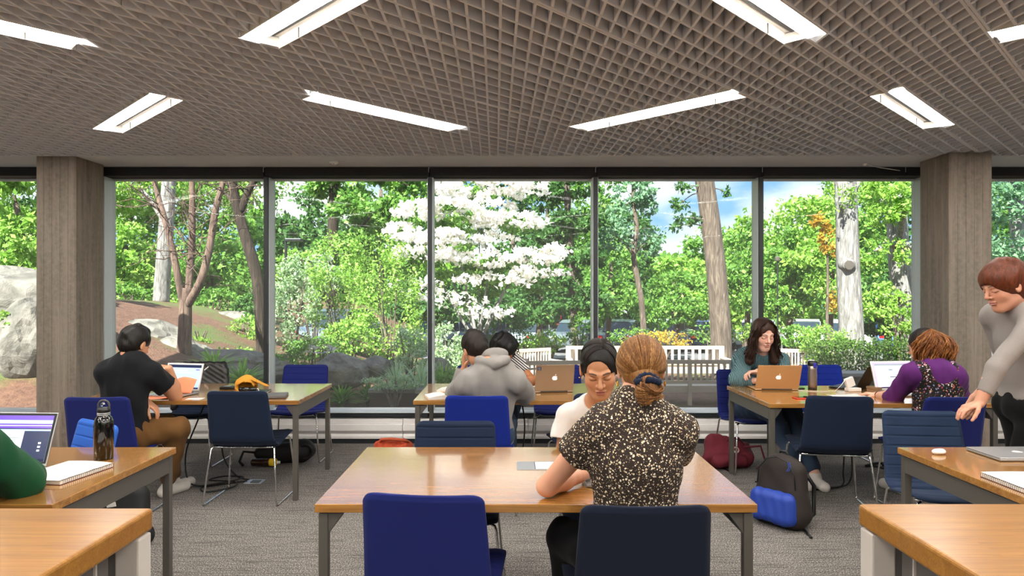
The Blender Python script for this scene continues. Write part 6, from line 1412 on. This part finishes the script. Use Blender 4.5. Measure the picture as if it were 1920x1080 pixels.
# ================================================================ ON THE FLOOR
nyl = plain('black_nylon', '#0d0c0c', .7, bump=.3, bscale=200); brn_ = plain('dark_brown_nylon', '#241b17', .75, bump=.3, bscale=200)
def sdfpart(name, S, mat, t, o): V, F = S.mesh(); return put(name, npmesh(name, V-np.array(o), F, [mat], True), t)
o = (1.80, 4.52, 0); t = thing('backpack', 'black backpack with bright blue front pocket standing beside a dark chair', 'backpack', o, .0)
Rb = np.array(Matrix.Rotation(-.9, 3, 'Z')); O = A(o); L_ = lambda x, y, z: O+Rb @ np.array((x, y, z))
S = SDF(O+(-.32, -.30, 0), O+(.32, .32, .56), .008)
for q in range(5): a = q/4; S.cap(L_(-.11+.055*q, .0, .10), L_(-.085+.0425*q, .03, .385-.03*abs(q-2)*.6), .088, .07, .05)
S.cap(L_(-.1, -.03, .08), L_(.1, -.03, .08), .082, .082, .05); S.plane((0, 0, .003), (0, 0, -1)); S.field(folds(.006, 22, 12)); sdfpart('bag_body', S, brn_, t, o)
S = SDF(O+(-.32, -.34, 0), O+(.32, .2, .32), .007); [S.cap(L_(-.11+.044*q, -.105, .085), L_(-.105+.042*q, -.10, .19), .052, .048, .03) for q in range(6)]; S.plane((0, 0, .02), (0, 0, -1)); S.field(folds(.004, 28, 13)); bl = plain('blue_nylon', '#1e3fa0', .6, bump=.3, bscale=200); sdfpart('front_pocket', S, bl, t, o)['label'] = 'bright blue front pocket'
zp = [Vector(L_(x, y, z))-Vector(o) for x, y, z in ((-.135, -.065, .26), (-.125, -.062, .36), (-.07, -.055, .43), (0, -.05, .45), (.07, -.055, .43), (.125, -.062, .36), (.135, -.065, .26))]; MB().tube(zp, .004, 6).build('zipper', M['black'], t, smooth=True)
for q in (.0, .012): MB().tube([zp[4]+Vector((q, -.01, 0)), zp[4]+Vector((q+.006, -.022, -.03)), zp[4]+Vector((q-.01, -.022, -.055))], .003, 5).build('zip_pull', bl, t)
MB().tube([Vector(L_(x, y, z))-Vector(o) for x, y, z in ((-.03, .03, .44), (-.02, .03, .475), (.02, .03, .475), (.03, .03, .44))], .009, 8).build('handle', M['black'], t, smooth=True)
MB().tube([Vector(L_(x, y, z))-Vector(o) for x, y, z in ((.08, .08, .40), (.15, .14, .26), (.16, .12, .08), (.12, .05, .02))], .014, 6).build('strap', M['black'], t, smooth=True); MB().tube([Vector(L_(x, y, z))-Vector(o) for x, y, z in ((.13, .0, .02), (.2, -.05, .012), (.27, -.12, .01))], .008, 6).build('strap', M['black'], t, smooth=True)
mar = plain('maroon_canvas', '#6a1828', .8, bump=.4, bscale=160); o = (1.93, 6.02, 0); O = A(o); t = thing('backpack', 'maroon backpack lying under the right window table', 'backpack', o)
S = SDF(O+(-.32, -.25, 0), O+(.32, .25, .36), .008); 
for q in range(4): S.cap(O+(-.15+.09*q, -.05, .09), O+(-.12+.085*q, .05, .20-.02*q), .085, .075, .05)
S.plane((0, 0, .003), (0, 0, -1)); S.field(folds(.007, 22, 14)); sdfpart('bag_body', S, mar, t, o); S = SDF(O+(-.3, -.3, 0), O+(.3, .1, .3), .008); S.cap(O+(-.13, -.12, .08), O+(.08, -.12, .08), .06, .055, .03); S.plane((0, 0, .01), (0, 0, -1)); S.field(folds(.005, 30, 15)); sdfpart('front_pocket', S, mar, t, o)
MB().tube([(-.02, 0, .21), (.02, 0, .25), (.09, 0, .25), (.13, 0, .2)], .009, 8).build('handle', mar, t, smooth=True); MB().tube([(.12, -.05, .18), (.25, -.1, .2), (.28, -.12, .08), (.2, -.16, .02)], .010, 6).build('strap', mar, t, smooth=True)
mb = MB(); mb.T = Matrix.Translation((.03, -.115, .17)) @ Matrix.Rotation(1.1, 4, 'X'); mb.lathe([(.028, 0), (.028, .004), (.02, .005)], 20); mb.build('badge', flat('pale_badge', '#d8b8b0'), t, label='round pale badge'); mb = MB(); mb.T = Matrix.Translation((.03, -.1165, .1725)) @ Matrix.Rotation(1.1, 4, 'X'); mb.lathe([(.016, .004), (.016, .007), (.01, .008)], 16); mb.build('badge_centre', mar, t)
o = (-2.04, 6.16, 0); O = A(o); t = thing('backpack', 'black backpack lying under the left window table with a yellow capped bottle', 'backpack', o)
S = SDF(O+(-.4, -.25, 0), O+(.4, .25, .3), .008); S.cap(O+(-.18, 0, .08), O+(.16, 0, .10), .075, .10, .05); S.cap(O+(.15, .02, .1), O+(.2, .02, .12), .09, .08, .04); S.plane((0, 0, .003), (0, 0, -1)); S.field(folds(.008, 24, 16)); sdfpart('bag_body', S, nyl, t, o)
MB().tube([(-.22, -.05, .1), (-.32, -.1, .12), (-.34, -.14, .04), (-.30, -.16, .01)], .012, 6).build('strap', nyl, t, smooth=True); MB().tube([(.22+.06*math.cos(a), -.07, .11+.06*math.sin(a)) for a in np.linspace(0, 2*PI, 16)[:-1]], .012, 6, closed=True).build('strap', nyl, t, smooth=True)
t = thing('drink_bottle', 'amber bottle with yellow cap lying on the black backpack', 'bottle', (-2.12, 5.98, .045)); mb = MB(); mb.T = Matrix.Rotation(PI/2, 4, 'Y'); mb.lathe([(.02, -.14), (.032, -.13), (.034, .0), (.03, .02)], 18); mb.build('bottle_body', plain('amber', '#2a1608', .2), t, smooth=True)
mb = MB(); mb.T = Matrix.Rotation(PI/2, 4, 'Y'); mb.lathe([(.031, .02), (.033, .03), (.033, .075), (.02, .085)], 18); mb.build('cap', plain('yellow_plastic', '#e8c21c', .4), t, smooth=True, label='yellow cap'); mb = MB(); mb.T = Matrix.Rotation(PI/2, 4, 'Y'); mb.lathe([(.012, .085), (.012, .11)], 10); mb.build('spout', M['white'], t)
o = (-2.38, 4.22, 0); O = A(o); t = thing('backpack', 'black bag with small white tag standing behind the left counter', 'backpack', o)
S = SDF(O+(-.3, -.25, 0), O+(.32, .25, .5), .008); 
for q in range(3): S.cap(O+(-.1+.08*q, 0, .1), O+(-.08+.07*q, .03, .27), .10, .08, .05)
S.cap(O+(.1, -.06, .07), O+(.16, -.07, .06), .07, .06, .03); S.plane((0, 0, .003), (0, 0, -1)); S.field(folds(.008, 22, 17)); sdfpart('bag_body', S, nyl, t, o); MB().box((-.02, -.105, .25), (.055, .005, .026), R=Euler((.1, -.15, 0)).to_matrix()).build('tag', M['paper'], t, label='small white tag')
MB().tube([(.12, -.1, .1), (.2, -.12, .13), (.22, -.12, .05)], .012, 6).build('strap', nyl, t, smooth=True)
o = (-1.07, 6.30, 0); O = A(o); t = thing('cloth_bag', 'orange cloth bag on the floor under the windows between two tables', 'bag', o); S = SDF(O+(-.25, -.2, 0), O+(.25, .2, .28), .007); S.cap(O+(-.09, 0, .09), O+(.09, 0, .10), .085, .085, .04); S.cap(O+(-.06, 0, .22), O+(.08, 0, .20), .05, .055, .02, 's'); S.plane((0, 0, .003), (0, 0, -1)); S.field(folds(.01, 34, 18)); sdfpart('bag_body', S, plain('orange_canvas', '#c9502e', .85), t, o)
MB().tube([(-.13, -.02, .13), (-.10, -.06, .19), (0, -.09, .20), (.1, -.07, .185), (.14, -.02, .16)], .014, 7).build('rolled_edge', plain('orange_canvas2', '#d0603c', .85), t, smooth=True)
# floor box with cables
t = thing('floor_box', 'flat metal floor outlet under the dark chair at left', 'floor outlet', (-2.06, 5.52, 0)); MB().span((-.07, -.06, 0), (.07, .06, .005)).build('plate', M['silver'], t, bevel=.002); MB().span((-.02, -.045, .005), (.05, .02, .011)).build('lid', M['steel'], t)
def cable(label, pts, r=.006):
    P = [Vector(p) for p in pts]; out = []
    for i in range(len(P)-1):
        p0, p1, p2, p3 = P[max(i-1, 0)], P[i], P[i+1], P[min(i+2, len(P)-1)]
        for q in range(6): a = q/6; out.append(.5*((2*p1)+(p2-p0)*a+(2*p0-5*p1+4*p2-p3)*a*a+(3*p1-p0-3*p2+p3)*a**3))
    out.append(P[-1]); c = P[0].copy(); c.z = 0; mb = MB(); mb.tube([p-c for p in out], r, 7); o = mb.build('power_cable', M['rubber'], None, loc=c, smooth=True); return tag(o, label, 'cable')
cable('looped black power cable running from the floor outlet up to the left window table', [(-2.12, 5.52, .008), (-2.25, 5.45, .007), (-2.4, 5.34, .007), (-2.32, 5.22, .007), (-2.15, 5.3, .02), (-2.2, 5.46, .02), (-2.42, 5.5, .02), (-2.34, 5.62, .02), (-2.16, 5.55, .03), (-2.28, 5.38, .03), (-2.5, 5.36, .03), (-2.56, 5.40, .25), (-2.48, 5.42, .5), (-2.42, 5.44, .66)])
cable('second black cable hanging under the left window table', [(-2.12, 5.56, .008), (-2.24, 5.60, .03), (-2.34, 5.58, .2), (-2.34, 5.56, .5), (-2.33, 5.55, .66)])
cable('black cable looping on the floor behind the dark slate chair', [(1.98, 5.5, .008), (2.25, 5.36, .008), (2.55, 5.34, .008), (2.72, 5.45, .03), (2.76, 5.5, .2), (2.74, 5.5, .45), (2.7, 5.5, .66)])
cable('second black cable beside it under the right window table', [(1.98, 5.46, .007), (2.3, 5.28, .007), (2.6, 5.36, .008), (2.68, 5.48, .1), (2.70, 5.5, .35), (2.69, 5.5, .66)])
cable('black cable hanging under the middle window table by the grey hoodie', [(.10, 5.34, .66), (.12, 5.33, .5), (.10, 5.3, .3), (.03, 5.25, .1), (-.05, 5.2, .008), (-.2, 5.3, .007)])
t = thing('carrying_strap', 'black strap coiled on the floor under the right window table', 'strap', (3.22, 5.98, 0)); MB().tube([(.09*math.cos(a), .06*math.sin(a), .016+.01*math.sin(2*a)) for a in np.linspace(0, 2*PI, 20)[:-1]], .012, 6, closed=True).build('webbing', nyl, t, smooth=True); MB().span((.06, -.02, 0), (.11, .03, .03)).build('buckle', M['black'], t, bevel=.004)
for ch in t.children: pass
